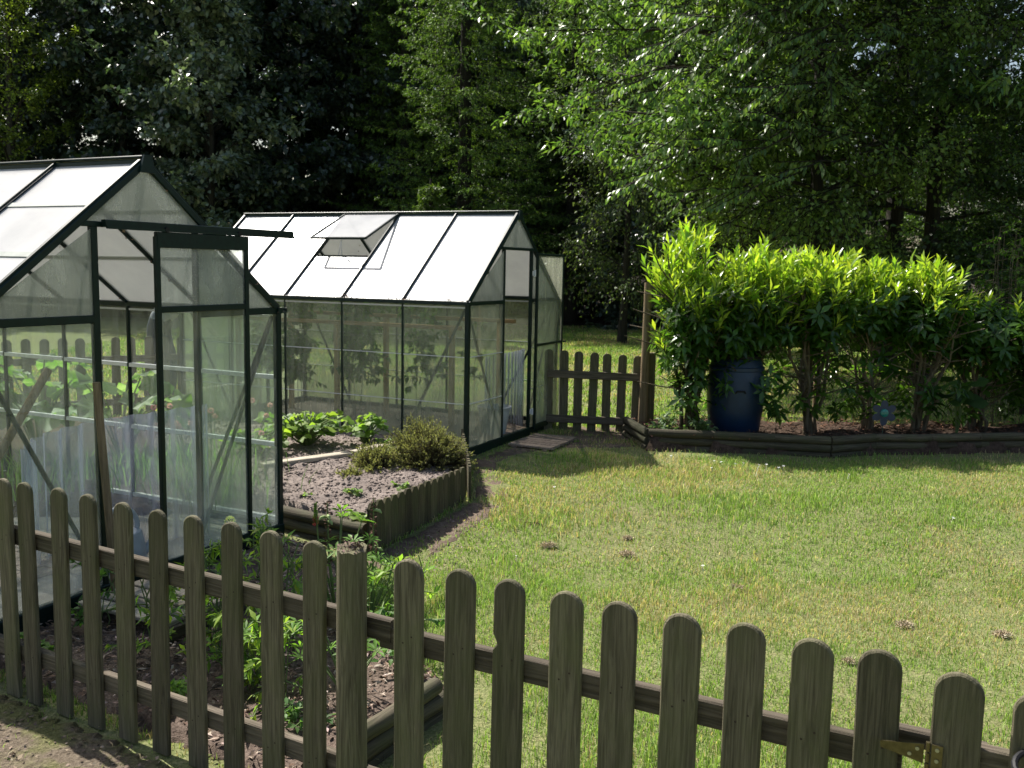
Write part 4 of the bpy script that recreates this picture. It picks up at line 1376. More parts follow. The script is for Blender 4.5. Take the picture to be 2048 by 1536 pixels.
# ------------------------------------------------------------------ laurel hedge
def laurel(loc, zt, rx_, ry_, seed, label, nst=7, zbare=.55, young=.35, nleaf=5200, cat='hedge', trim=None):
    rg = np.random.default_rng(seed)
    H = zt - .10
    r = empty('laurel_shrub', (loc[0], loc[1], .10), 0, label, cat)
    st = MB(); tips = []
    for i in range(nst):
        a = rg.uniform(0, 6.28); rr = rg.uniform(.02, .12)
        p = np.array([rr * math.cos(a), rr * math.sin(a), -.08]); ex = np.array([rg.uniform(-1, 1) * rx_ * .75, rg.uniform(-1, 1) * ry_ * .7, H * rg.uniform(.75, .95)])
        pts = [p + (ex - p) * np.array([t ** 1.25, t ** 1.25, t]) + rg.normal(0, .018, 3) * (0 < t < 1) for t in np.linspace(0, 1, 8)]
        st.tube(pts, [.024 * (1 - .75 * t) * rg.uniform(.7, 1.2) for t in np.linspace(0, 1, 8)], 7, cap=False)
        for t in rg.uniform(.30, .95, 9):
            k = int(t * 7); q = pts[k]
            e2 = q + np.array([rg.normal(0, .22), rg.normal(0, .2), rg.uniform(.05, .28)])
            st.tube([q, (q + e2) / 2 + rg.normal(0, .015, 3), e2], [.008, .006, .004], 5, cap=False)
    # shoots fill the crown volume; each carries a rosette of leaves
    ns = nleaf // 9
    u = rg.normal(0, 1, (ns * 3, 3)); u = unit(u) * rg.random((ns * 3, 1)) ** .38
    P = np.stack([u[:, 0] * rx_, u[:, 1] * ry_, zbare + (H - zbare) * (.5 + .5 * u[:, 2])], 1)
    ed = fbm(P[:, 0] * 3 + seed, P[:, 2] * 3, seed, 2)
    keep = (ed > .365) & (rg.random(ns * 3) < np.where(P[:, 2] < zbare + .25 * (H - zbare), .35, 1))
    if trim is not None: keep &= ~((P[:, 0] < trim) & (P[:, 2] < 1.32))
    P = P[keep][:ns]
    low = rg.random(140)
    PL = np.stack([rg.uniform(-rx_ * .8, rx_ * .8, 140) if trim is None else rg.uniform(-rx_ * .5, rx_ * .8, 140), rg.uniform(-ry_, ry_, 140) * .8, rg.uniform(.12, zbare + .2, 140)], 1)[: int(24)]
    P = np.concatenate([P, PL]); ns = len(P)
    rel = np.clip((P[:, 2] - zbare) / (H - zbare), 0, 1)
    yng = (rel + rg.normal(0, .20, ns) + .12 * (np.abs(P[:, 1] / ry_) + np.abs(P[:, 0] / rx_)) * .5) > 1 - young
    d = np.stack([rg.normal(0, .35, ns) + P[:, 0] / rx_ * .35, rg.normal(0, .35, ns) + P[:, 1] / ry_ * .35, np.where(yng, 1.0, .45)], 1); d = unit(d)
    ls = np.where(yng, rg.uniform(.11, .25, ns), rg.uniform(.06, .14, ns))
    tv, tf = prisms(P, P + d * ls[:, None], .003, .002)
    st_me = None
    V, F, _ = join_np([(np.array(st.v), np.array([q for q in st.f if len(q) == 4]), None), (tv, tf, None)])
    link('stems', np_mesh('stems', V, F, smooth=True), M['twig'], r)
    per = 10
    idx = np.repeat(np.arange(ns), per); n = len(idx); j = np.tile(np.arange(per), ns)
    B = P[idx] + d[idx] * (ls[idx] * (j / per))[:, None]
    az = j * 2.4 + rg.uniform(0, 6.28, ns)[idx]
    x = unit(np.cross(d[idx], [0.3, .2, 1.0])); y = np.cross(d[idx], x)
    o = x * np.cos(az)[:, None] + y * np.sin(az)[:, None]
    yi = yng[idx]
    D = o * np.where(yi, .55, .95)[:, None] + d[idx] * np.where(yi, .95, .25)[:, None]; D[:, 2] -= np.where(yi, 0, .35)
    Nn = d[idx] * 1.0 - o * .2 + rg.normal(0, .15, (n, 3)) + np.where(yi, 0, .5)[:, None] * np.array([[0, 0, 1.0]])
    LL = np.where(yi, rg.uniform(.085, .15, n), rg.uniform(.09, .15, n)); WW = LL * np.where(yi, .25, .36) * rg.uniform(.85, 1.15, n)
    V, F = leaves(B, D, Nn, LL, WW, .16, .10, .5)
    c = pal(rg, n, [(.045, .105, .018), (.07, .145, .024), (.03, .07, .014)], [3, 3, 2], .2)
    cy = pal(rg, n, [(.23, .33, .045), (.30, .39, .06), (.14, .25, .03)], [4, 3, 3], .18)
    c[yi] = cy[yi]
    link('foliage', np_mesh('foliage', V, F, np.repeat(c, 5, 0)), M['laurel'], r)
    return r


laurel((1.70, 8.72), 1.86, .50, .40, 1, 'tallest laurel shrub at the left end of the hedge, partly hiding the blue barrel', 8, .35, .42, 4100, trim=-.34)
laurel((2.22, 8.80), 1.66, .38, .40, 2, 'laurel shrub rising directly above and behind the blue barrel', 5, .64, .42, 3100)
laurel((2.80, 8.85), 1.66, .47, .42, 3, 'laurel shrub with several thick dark stems just right of the blue barrel', 8, .68, .46, 3400)
laurel((3.86, 8.95), 1.58, .42, .40, 4, 'laurel shrub with stems rising right of the blue metal flower', 7, .66, .28, 3100)
laurel((3.36, 9.0), 1.56, .36, .40, 5, 'laurel shrub above the blue metal flower, between thicker stems', 4, .76, .42, 2600)
laurel((4.55, 9.15), 1.30, .50, .42, 6, 'lower darker laurel shrub toward the right edge', 7, .5, -.25, 2600)  # no young leaves on the last two: shade put into the leaf colour
laurel((5.3, 9.3), 1.15, .50, .45, 7, 'dark laurel shrub cut by the right picture edge', 6, .3, -.3, 2600)

# blue barrel
b = MB()
b.lathe([(0.0, 0), (.215, 0), (.235, .02), (.262, .25), (.268, .42), (.262, .58), (.252, .66), (.262, .668), (.262, .70), (.248, .708), (.235, .76), (.225, .785), (.205, .79), (.0, .785)], 40)
br = empty('barrel', (2.08, 8.78, .09), 0, 'large dark blue plastic barrel standing in the bed under the laurel hedge', 'barrel')
br.scale = (.97, .97, .89)
b.build('drum', M['barrel'], br, smooth=True)
b = MB(); b.lathe([(.0, .0), (.226, 0), (.232, .006), (.232, .03), (.215, .038), (0, .036)], 40, (0, 0, .787)); b.build('lid', M['black'], br, smooth=True)
MB().tube([(-.06, -.272, .45), (-.05, -.285, .47), (.02, -.285, .47), (.03, -.272, .45)], .008, 8).build('tap', M['black'], br)

# blue metal flower on a stake
fl = empty('metal_flower', (3.36, 8.50, .08), 0, 'blue metal garden flower with teal centre on a thin stake in the hedge bed', 'garden ornament')
MB().tube([(0, 0, 0), (0, 0, .26)], .004, 8).build('stake', M['wire'], fl)
for k in range(6):
    a = math.pi / 2 + k * math.pi / 3
    c_, s_ = math.cos(a), math.sin(a); b = MB(); P = []
    for i in range(13):
        t = 2 * math.pi * i / 13
        u, v_ = .072 + .045 * math.cos(t), .034 * math.sin(t)
        P.append((c_ * u - s_ * v_, s_ * u + c_ * v_))
    V = [(x, -.012 - .006 * 0, .26 + z) for x, z in P] + [(x, -.009, .26 + z) for x, z in P]
    n = 13; F = [tuple(range(n)), tuple(range(2 * n - 1, n - 1, -1))] + [(i, i + n, (i + 1) % n + n, (i + 1) % n) for i in range(n)]
    b.add(V, F).build('petal', M['petal'], fl)
b = MB(); b.tube([(0, -.03, .26), (0, -.024, .26), (0, -.014, .26)], [.02, .036, .038], 20); b.build('centre', M['teal'], fl, smooth=True)

# red and white hanging bit at right edge
b = MB(); b.tube([(0, 0, .05), (.0, 0, .6)], .0015, 5, cap=True)
hg = empty('hanging_rod', (4.72, 8.72, .82), 0, 'small red and white hanging rod on a thin line at the right edge', 'ornament')
b.build('line', M['wire'], hg)
MB().tube([(0, 0, 0), (.012, 0, .10)], .010, 8).build('white_half', M['white'], hg); MB().tube([(.02, .002, 0), (.028, .002, .10)], .010, 8).build('red_half', M['red'], hg)

# ------------------------------------------------------------------ things in and at the greenhouses
def corrugated(o, a, pts, z0, z1, waves, amp, label, n=140):
    """upright corrugated sheet following a bent line pts in greenhouse coordinates"""
    pts = [np.array(gworld(o, a, *p)) for p in pts]
    C = []
    for i in range(n + 1):
        t = i / n; k = len(pts) - 1; s = t * k; j = min(int(s), k - 1); f = s - j
        p0 = pts[max(j - 1, 0)]; p1 = pts[j]; p2 = pts[j + 1]; p3 = pts[min(j + 2, k)]
        q = .5 * ((2 * p1) + (-p0 + p2) * f + (2 * p0 - 5 * p1 + 4 * p2 - p3) * f * f + (-p0 + 3 * p1 - 3 * p2 + p3) * f ** 3)
        C.append(q)
    C = np.array(C); T_ = np.gradient(C, axis=0); T_ /= np.linalg.norm(T_, axis=1)[:, None]; Nn = np.stack([-T_[:, 1], T_[:, 0]], 1)
    C = C + Nn * (amp * np.sin(np.linspace(0, 2 * math.pi * waves, n + 1)))[:, None]
    z1s = np.linspace(z1[0], z1[1], n + 1)
    V = np.concatenate([np.column_stack([C, np.full(n + 1, z0)]), np.column_stack([C, z1s])])
    i = np.arange(n)
    me = np_mesh('corrugated_sheet', V, np.stack([i, i + 1, i + n + 2, i + n + 1], 1), smooth=True)
    ob = link('corrugated_sheet', me, M['corrugated'])
    md = ob.modifiers.new('thick', 'SOLIDIFY'); md.thickness = .0015
    tag(ob, label, 'plastic sheet')


corrugated(G1o, G1a, [(.62, .50), (.80, .62), (1.10, .60), (1.40, .42), (1.62, .25)], -.03, (.62, .76), 11, .022, 'curved clear corrugated plastic sheet standing inside the near greenhouse')
corrugated(G2o, G2a, [(1.80, .75), (1.72, .55), (1.62, .34), (1.48, .17)], .036, (.66, .80), 12, .02, 'clear corrugated plastic sheet standing inside the far greenhouse doorway')

# watering can
wc = empty('watering_can', g1(.93, .20, -.03), .9, 'grey blue plastic watering can with hooped handle just inside the near greenhouse doorway', 'watering can')
b = MB(); b.lathe([(0, 0), (.105, 0), (.112, .01), (.105, .12), (.092, .19), (.060, .205), (0, .207)], 28)
for i, p in enumerate(b.v): b.v[i] = (p[0] * 1.25, p[1] * .85, p[2])
b.build('body', M['can'], wc, smooth=True)
MB().tube([(.09, 0, .18)] + [(.10 * math.cos(t), 0, .20 + .125 * math.sin(t)) for t in np.linspace(.15, math.pi - .1, 10)] + [(-.125, 0, .14)], .014, 10).build('handle', M['can'], wc, smooth=True)
MB().tube([(.12, 0, .05), (.20, 0, .13), (.27, 0, .24)], [.024, .018, .013], 12).build('spout', M['can'], wc, smooth=True)
b = MB(); b.tube([(.268, 0, .238), (.285, 0, .262)], [.014, .034], 16); b.build('rose', M['can'], wc, smooth=True)

# bucket
bk = empty('bucket', g2(.92, .20, .053), 0, 'pale grey plastic bucket on the duckboard inside the far greenhouse', 'bucket')
b = MB(); b.lathe([(0, 0.003), (.105, 0), (.150, .235), (.162, .240), (.162, .252), (.150, .254), (.143, .235), (.1, .012), (0, .012)], 32); b.build('tub', M['bucket'], bk, smooth=True)
MB().tube([(.155 * math.cos(t), .02 * math.sin(t) - .0, .245 - .11 * math.sin(t)) for t in np.linspace(0, math.pi, 14)], .003, 6).build('handle', M['alu'], bk)

# leaning poles
p0 = g1(.655, -.075, -.02); p1 = g1(.605, -.052, 1.005)
b = MB(); b.tube([p0, p1], [.020, .018], 12); tag(b.build('broom_handle', M['stake'], None, smooth=True), 'wooden pole leaning upright against the near greenhouse door post', 'pole')
p0 = g1(.33, .38, -.03); p1 = g1(.765, .50, 1.03)
b = MB(); b.tube([g1(.10, .25, .40), g1(.62, .30, 1.04)], [.021, .020], 12); tag(b.build('broom_handle', M['stake'], None, smooth=True), 'rounded wooden handle slanting behind the left pane of the near greenhouse', 'pole')

# trellis of sawn rails in far greenhouse
tr = empty('plant_support', (G2o[0], G2o[1], 0), RZ2, 'pale sawn wood frame of posts and long rails inside the far greenhouse', 'plant frame')
for x, y0, z in ((1.25, .16, 1.075), (.55, .36, 1.035)):
    o = MB().beam((1.35, 0, 0), (2.7, .045, .035), np.eye(3), .004).build('rail', M['cane'], tr, loc=(x, y0, z)); o.rotation_euler = (0, 0, math.pi / 2)
for x, y in ((1.25, .32), (1.25, 1.6), (1.25, 2.8), (.55, .45), (.55, 1.7), (.55, 2.9)):
    MB().box((-.022, -.022, -.03), (.022, .022, (1.056 if x > 1 else 1.016) - .0), .003).build('post', M['cane'], tr, loc=(x, y, .0))


def compound_leaf_plant(name, loc, H, spread, n, seed, cols, label, cat, stem='wire', L=(.04, .08), wr=.45, mat='herb', nst=3, droop=.5, group=None, tiers=None, zmin=.1, base=None):
    """upright stems clothed in side shoots with leaflets"""
    rg = np.random.default_rng(seed)
    r = empty(name, loc, 0, label, cat, group)
    A, B = [], []; TA, TD = [], []
    for s in range(nst):
        x, y = (rg.normal(0, spread * .25, 2) if nst > 1 else (0, 0))
        pts = [np.array([x * .3, y * .3, 0])]
        for k in range(1, 7): pts.append(np.array([x * (.3 + .12 * k) + rg.normal(0, .012), y * (.3 + .12 * k) + rg.normal(0, .012), H * k / 6 * rg.uniform(.94, 1.0)]))
        for k in range(6): A.append(pts[k]); B.append(pts[k + 1])
        for k in range(max(3, n // nst // 10)):
            t = rg.uniform(zmin, 1) * 6; j = min(int(t), 5); q = pts[j] + (pts[j + 1] - pts[j]) * (t - j)
            az = rg.uniform(0, 6.28); l = spread * rg.uniform(.4, 1) * (1.1 - .5 * t / 6)
            d = np.array([math.cos(az), math.sin(az), rg.uniform(-.35, .5)]); e = q + d * l
            A.append(q); B.append(e); TA.append(q); TD.append(e - q)
    V, F = prisms(np.array(A), np.array(B), .004, .0025)
    link('stem', np_mesh('stem', V, F), M[stem], r)
    TA = np.array(TA); TD = np.array(TD); idx = np.repeat(np.arange(len(TA)), 10); m_ = len(idx)
    t = rg.uniform(.25, 1, m_)
    P = TA[idx] + TD[idx] * t[:, None]
    D = TD[idx] / np.linalg.norm(TD[idx], axis=1)[:, None] * .6 + rg.normal(0, .6, (m_, 3)); D[:, 2] -= droop
    LL = rg.uniform(*L, m_)
    V, F = leaves(P, D, np.array([0, 0, 1.0]) + rg.normal(0, .35, (m_, 3)), LL, LL * wr, .12, .2, .45)
    link('foliage', np_mesh('foliage', V, F, np.repeat(pal(rg, m_, cols, np.ones(len(cols)), .2), 5, 0)), M[mat], r)
    return r


TOM = [(.07, .15, .035), (.10, .19, .04), (.045, .10, .025)]
for i, (x, y, hh, lb) in enumerate([(.95, 2.85, 1.45, 'tall bushy tomato plant furthest back in the far greenhouse'),
                                    (.75, 2.3, 1.35, 'bushy tomato plant behind the second pane bay of the far greenhouse'),
                                    (.85, 1.65, 1.40, 'bushy tomato plant in the middle bay of the far greenhouse'),
                                    (1.0, 1.05, 1.25, 'sparser tomato plant behind the front bay of the far greenhouse'),
                                    (1.55, 2.2, 1.5, 'tall tomato plant with yellow blossom reaching the open roof vent'),
                                    (1.5, .75, 1.2, 'thin tomato plant by the doorway of the far greenhouse')]):
    n = (1100, 1100, 1100, 480, 520, 90)[i]
    compound_leaf_plant('tomato_plant', g2(x, y, .03), hh, .30 if i < 5 else .2, n, 60 + i, TOM, lb, 'tomato plant', nst=2, L=(.05, .10), wr=.5, zmin=.32, droop=.7)


def big_leaf_plant(loc, n, R, H, seed, label, cat='squash plant', name='squash_plant', L=.24, cols=((.06, .14, .025), (.09, .19, .03), (.04, .10, .02)), lobes=5, silver=.25):
    """rosette of long stalks each with one broad jagged leaf"""
    rg = np.random.default_rng(seed)
    r = empty(name, loc, 0, label, cat)
    st = MB(); Vs, Fs, Cs = [], [], []
    for i in range(n):
        az = rg.uniform(0, 6.28); rr = R * rg.uniform(.15, 1); h = H * rg.uniform(.55, 1.05)
        e = np.array([rr * math.cos(az), rr * math.sin(az), h])
        st.tube([(0, 0, 0), e * [.45, .45, .7], e], [.008, .007, .005], 6, cap=False)
        l = L * rg.uniform(.6, 1.15)
        d = np.array([math.cos(az), math.sin(az), -.25 + rg.normal(0, .3)]); d /= np.linalg.norm(d)
        u = np.array([0, 0, 1.0]) + rg.normal(0, .35, 3); s = np.cross(d, u); s /= np.linalg.norm(s); u = np.cross(s, d)
        K = lobes * 4; V = [e + d * l * .35 - u * .04 * l]
        for k in range(K):
            a = -math.pi * .88 + 2 * math.pi * .88 * k / (K - 1)
            ph = (a / (math.pi * .88) + 1) / 2 * lobes
            f = .62 + .38 * abs(math.cos(math.pi * (ph - .5))) ** .8 + .05 * (k % 2)
            f *= (1 - .25 * abs(a) / math.pi)
            V.append(e + d * l * .35 + (d * math.cos(a) + s * math.sin(a)) * l * .62 * f + u * (.10 * l * math.sin(ph * math.pi * 2) + rg.normal(0, .006)) - u * l * .10 * f)
        F = [(0, k, k + 1) for k in range(1, K)] + [(0, K, 1)]
        c = pal(rg, 1, cols, np.ones(len(cols)), .15)[0]
        b = sum(len(v) for v in Vs)
        Vs.append(np.array(V)); Fs.append(np.array(F) + b)
        cc = np.tile(c, (len(V), 1))
        for k in range(len(V)):
            if rg.random() < silver: cc[k] = cc[k] * .6 + np.array([.25, .28, .24]) * .7
        Cs.append(cc)
    st.build('stalks', M['herbstem'], r, smooth=True)
    link('leaves', np_mesh('leaves', np.concatenate(Vs), np.concatenate(Fs), np.concatenate(Cs)), M['herb'], r)
    return r


M['herbstem'] = simple('pale green stem', (.12, .17, .06), .6, .3)
big_leaf_plant((-4.35, 7.35, 0.0), 16, .55, .85, 1, 'big leaved squash plant at far left seen through the near greenhouse', L=.34)
big_leaf_plant((-3.65, 7.25, 0.0), 16, .50, .80, 2, 'big leaved squash plant behind the slanting handle in the near greenhouse', L=.34)
big_leaf_plant((-2.95, 7.1, 0.05), 14, .42, .68, 3, 'silver veined squash plant seen through the open doorway of the near greenhouse', L=.30, silver=.4)
big_leaf_plant((-4.9, 6.7, 0.0), 12, .45, .6, 4, 'lower squash plant at the left edge outside the near greenhouse', L=.26)

# strawberry clump, self-seeded bits, onions
SB = ((.13, .21, .035), (.18, .27, .05), (.08, .15, .03))
for i, (x, y, n, R, H, lb) in enumerate([(-1.62, 7.42, 95, .36, .27, 'bright green strawberry clump, largest, against the far greenhouse side'),
                                         (-1.16, 7.55, 34, .17, .24, 'small strawberry clump right of the larger one beside the greenhouse'),
                                         (-1.95, 7.1, 50, .26, .18, 'low strawberry clump half hidden behind the near greenhouse corner'),
                                         (-.95, 7.45, 10, .14, .08, 'flat strawberry runner just left of the heather bush')]):
    big_leaf_plant((x, y, .13 + gzf(x, y)), n, R, H, 20 + i, lb, 'strawberry plant', 'strawberry_plant', .095, SB, 3, .03)
for i, (x, y, s, lb) in enumerate([(-1.02, 6.05, .05, 'tiny weed in the middle of the grey soil bed'), (-.86, 5.62, .08, 'small weed by the near corner of the grey soil bed'),
                                   (-1.30, 5.95, .035, 'tiny weed on the soil by the near greenhouse corner'), (-.72, 6.15, .06, 'small weed in the soil near the notched boards')]):
    big_leaf_plant((x, y, .15 + gzf(x, y)), 7, s, s * .5, 30 + i, lb, 'weed', 'weed', s * 1.0, ((.16, .25, .06), (.2, .3, .08)), 3, .1)


def grass_clump(loc, n, H, R, seed, label, name='onion_clump', cat='onion plant', cols=((.10, .19, .05), (.14, .24, .07)), heads=0, wd=.006):
    rg = np.random.default_rng(seed)
    r = empty(name, loc, 0, label, cat)
    az = rg.uniform(0, 6.28, n); b = np.stack([rg.normal(0, R * .5, n), rg.normal(0, R * .5, n), np.zeros(n)], 1)
    d = np.stack([np.cos(az) * rg.uniform(.05, .5, n), np.sin(az) * rg.uniform(.05, .5, n), np.ones(n)], 1)
    h = H * rg.uniform(.6, 1.1, n); s = np.stack([-np.sin(az), np.cos(az), 0 * az], 1) * wd / 2
    m1 = b + d * (h * .55)[:, None]; t = b + (d * [1.5, 1.5, .85]) * h[:, None]
    V = np.stack([b - s, b + s, m1 + s, m1 - s, t], 1).reshape(-1, 3); i = np.arange(n)[:, None] * 5
    link('blades', np_mesh('blades', V, [i + np.array([[0, 1, 2, 3]]), i + np.array([[3, 2, 4]])], np.repeat(pal(rg, n, cols, np.ones(len(cols))), 5, 0)), M['herb'], r)
    for k in range(heads):
        x, y = rg.uniform(-R, R, 2) * 1.2; z = H * rg.uniform(.85, 1.25)
        MB().tube([(x * .5, y * .5, 0), (x, y, z)], .003, 6).build('flower_stalk', M['herbstem'], r)
        q = 90; dd = unit(rg.normal(0, 1, (q, 3))); V, F = leaves4(np.array([x, y, z]) + dd * .010, dd, rg.normal(0, 1, (q, 3)), np.full(q, .012), np.full(q, .006))
        link('flower_head', np_mesh('flower_head', V, F, np.repeat(pal(rg, q, [(.46, .22, .44), (.55, .34, .52)], [1, 1]), 4, 0)), M['herb'], r)
    return r


grass_clump((-2.05, 6.35, .02), 150, .50, .35, 1, 'clump of chives with pink heads seen through the near greenhouse right bay', heads=12)
grass_clump((-1.86, 6.15, .02), 260, .30, .32, 2, 'fine green leafy rows just behind the near greenhouse corner', name='carrot_row', cat='vegetable row', cols=((.07, .13, .035), (.10, .17, .05)), wd=.006)
grass_clump((-2.6, 6.6, .05), 200, .30, .4, 3, 'fine green row beyond the corrugated sheet', name='carrot_row', cat='vegetable row', wd=.009)
grass_clump((-3.2, 6.2, .0), 140, .38, .4, 4, 'low green row at left behind the near greenhouse', name='carrot_row', cat='vegetable row', wd=.010)


# heather / thyme bush
def heather(loc, rx_, ry_, H, seed, n, label):
    rg = np.random.default_rng(seed)
    r = empty('heather_bush', loc, 0, label, 'heather')
    d = unit(rg.normal(0, 1, (n, 3)) * [1, 1, .8] + [0, 0, .55]); d[:, 2] = np.abs(d[:, 2])
    lump = .75 + .5 * fbm(d[:, 0] * 2.5 + 9, d[:, 1] * 2.5 + d[:, 2], seed, 2)
    e = d * np.array([rx_, ry_, H]) * lump[:, None] * rg.uniform(.68, 1.12, (n, 1))
    s = e * rg.uniform(.25, .5, (n, 1)); s[:, 2] *= .6
    V, F = prisms(s, e, .0028, .0016); V0, F0 = prisms(np.zeros((60, 3)), e[:60] * .7, .008, .004)
    VV, FF, _ = join_np([(V, F, None), (V0, F0, None)])
    link('stems', np_mesh('stems', VV, FF), M['twig'], r)
    per = 22; idx = np.repeat(np.arange(n), per); m_ = len(idx); t = rg.uniform(.62, 1.03, m_)
    P = s[idx] + (e[idx] - s[idx]) * t[:, None]
    up_ = unit(e[idx] - s[idx]); D = up_ * .8 + rg.normal(0, .55, (m_, 3)) + [0, 0, .2]
    V, F = leaves4(P, D, rg.normal(0, 1, (m_, 3)), rg.uniform(.010, .020, m_), rg.uniform(.003, .006, m_))
    c = pal(rg, m_, [(.17, .175, .095), (.24, .235, .13), (.11, .115, .065)], [3, 2, 2])
    b_ = t < .74; c[b_] = pal(rg, int(b_.sum()), [(.09, .065, .04), (.06, .05, .03)], [1, 1])
    link('foliage', np_mesh('foliage', V, F, np.repeat(c, 4, 0)), M['herb'], r)


heather((-.60, 6.85, .10), .30, .28, .35, 1, 2000, 'large spiky grey green heather bush at the corner of the soil bed')
heather((-.96, 6.72, .08), .20, .22, .21, 2, 1100, 'lower left heather bush spreading on the soil beside the larger one')
heather((-1.10, 6.45, .08), .10, .10, .10, 3, 300, 'small heather tuft at the left foot of the heather bushes')


# ------------------------------------------------------------------ lupins and other plants behind the near fence
def palmate(Vs, Fs, Cs, c, nrm, R, k, rg, col):
    nrm = nrm / np.linalg.norm(nrm); x = np.cross(nrm, [0.2, .3, 1.0]); x /= np.linalg.norm(x); y = np.cross(nrm, x)
    a0 = rg.uniform(0, 6.28); b = sum(len(v) for v in Vs)
    V = []; F = []
    for i in range(k):
        a = a0 + 2 * math.pi * i / k; d = x * math.cos(a) + y * math.sin(a) + nrm * rg.uniform(.15, .4); d /= np.linalg.norm(d); s = np.cross(d, nrm); s /= np.linalg.norm(s)
        l = R * rg.uniform(.85, 1.1); w_ = l * .13; q = len(V) + b
        V += [c, c + d * l * .6 + s * w_ + nrm * w_ * .5, c + d * l * .6, c + d * l * .6 - s * w_ + nrm * w_ * .5, c + d * l - nrm * l * .06]
        F += [(q, q + 2, q + 1), (q, q + 3, q + 2), (q + 1, q + 2, q + 4), (q + 2, q + 3, q + 4)]
    Vs.append(np.array(V)); Fs.append(np.array(F)); Cs.append(np.tile(col * rg.uniform(.8, 1.2), (len(V), 1)))


def lupin(loc, spikes, nl, seed, label, R=.30, H=.45):
    """spikes: list of (dx, dy, height, kind) kind: spent / fresh"""
    rg = np.random.default_rng(seed)
    r = empty('lupin', loc, 0, label, 'lupin')
    st = MB(); Vs, Fs, Cs = [], [], []
    for i in range(nl):
        az = rg.uniform(0, 6.28); rr = R * rg.uniform(.2, 1); h = H * rg.uniform(.35, 1)
        e = np.array([rr * math.cos(az), rr * math.sin(az), h])
        st.tube([(0, 0, 0), e * [.5, .5, .65], e], [.004, .003, .0025], 5, cap=False)
        palmate(Vs, Fs, Cs, e, np.array([math.cos(az) * .4, math.sin(az) * .4, 1.0]) + rg.normal(0, .2, 3), rg.uniform(.045, .075), int(rg.integers(7, 10)), rg, np.array([.12, .23, .045]))
    for dx, dy, h, kd in spikes: st.tube([(0, 0, 0), (dx * .8, dy * .8, h * .5), (dx, dy, h)], [.006, .005, .003], 6, cap=False)
    st.build('stalks', M['herbstem'], r, smooth=True)
    link('leaves', np_mesh('leaves', np.concatenate(Vs), np.concatenate(Fs), np.concatenate(Cs)), M['herb'], r)
    for dx, dy, h, kd in spikes:
        if kd == 'spent':
            n = 170; t = rg.uniform(0, 1, n); z = h - .30 * t; az = rg.uniform(0, 6.28, n)
            P = np.stack([dx + 0 * z, dy + 0 * z, z], 1); D = np.stack([np.cos(az), np.sin(az), rg.uniform(-.2, .6, n)], 1)
            rad = (.008 + .012 * t)[:, None]
            V, F = leaves4(P + D * rad * .3, D, rg.normal(0, 1, (n, 3)), .012 + .014 * t, np.full(n, .008))
            link('seed_spike', np_mesh('seed_spike', V, F, np.repeat(pal(rg, n, [(.08, .04, .03), (.14, .08, .06), (.10, .10, .04)], [3, 2, 1], .3), 4, 0)), M['attr'], r)
            for k in range(3):
                a = rg.uniform(0, 6.28); z = h - rg.uniform(.02, .26); b = MB(); c_, s_ = math.cos(a), math.sin(a)
                b.tube([(dx, dy, z), (dx + .018 * c_, dy + .018 * s_, z + .006), (dx + .034 * c_, dy + .034 * s_, z + .004), (dx + .046 * c_, dy + .046 * s_, z - .006)], [.003, .008, .008, .002], 8)
                b.build('seed_pod', M['pod'], r, smooth=True)
        else:
            n = 150; t = rg.uniform(0, 1, n); z = h - .11 * t; az = rg.uniform(0, 6.28, n)
            P = np.stack([dx + 0 * z, dy + 0 * z, z], 1); D = np.stack([np.cos(az), np.sin(az), np.full(n, .9)], 1)
            V, F = leaves4(P, D, rg.normal(0, 1, (n, 3)), .010 + .014 * t, np.full(n, .007)); c = pal(rg, n, [(.14, .24, .05), (.2, .3, .08)], [1, 1])
            p_ = t > .62; c[p_] = pal(rg, int(p_.sum()), [(.55, .10, .16), (.2, .16, .06)], [2, 2])
            link('flower_spike', np_mesh('flower_spike', V, F, np.repeat(c, 4, 0)), M['herb'], r)


M['pod'] = simple('hairy green pod', (.26, .34, .13), .6, .3)
lupin((-.80, 4.30, -.12), [(-.045, .0, .605, 'spent'), (-.11, .05, .585, 'fresh')], 26, 1, 'lupin with one spent brown spike and one pink tipped spike left of the post', .26, .52)
lupin((-.66, 4.42, -.12), [(.012, .0, .60, 'spent')], 16, 2, 'lupin with tall spent spike and pale pods just right of the post top', .22, .30)
lupin((-.62, 3.55, -.12), [], 15, 3, 'leafy lupin clump low behind the round fence post', .24, .38)
lupin((-.98, 3.62, -.12), [], 12, 4, 'leafy lupin clump behind the pickets left of the round post', .2, .34)
for i, (x, y, hh, sp, n, lb) in enumerate([(-1.12, 4.25, .52, .16, 150, 'tall leafy stem plant behind the pickets three left of the post'), (-.93, 3.95, .50, .15, 150, 'leafy green stems rising just left of the round fence post'), (-.50, 4.15, .40, .18, 170, 'leafy green stems rising just right of the round fence post'), (-1.45, 3.75, .40, .18, 170, 'fresh green leafy plant among the bark chips behind the pickets'), (-1.30, 4.05, .45, .20, 260, 'fuller fresh green plant below the white flower head'), (-1.12, 3.72, .40, .20, 260, 'bushy light green plant behind the pickets nearest the slatted platform'), (-.86, 3.45, .34, .18, 220, 'light green bushy plant low behind the last picket left of the post')]):
    compound_leaf_plant('leafy_plant', (x, y, -.10), hh, sp, n, 140 + i, [(.14, .25, .05), (.20, .33, .06), (.24, .33, .06)], lb, 'garden plant', stem='herbstem', L=(.035, .07), wr=.3, nst=5, droop=.05, zmin=.25)
YG = [(.20, .30, .04), (.28, .34, .06), (.13, .22, .04)]
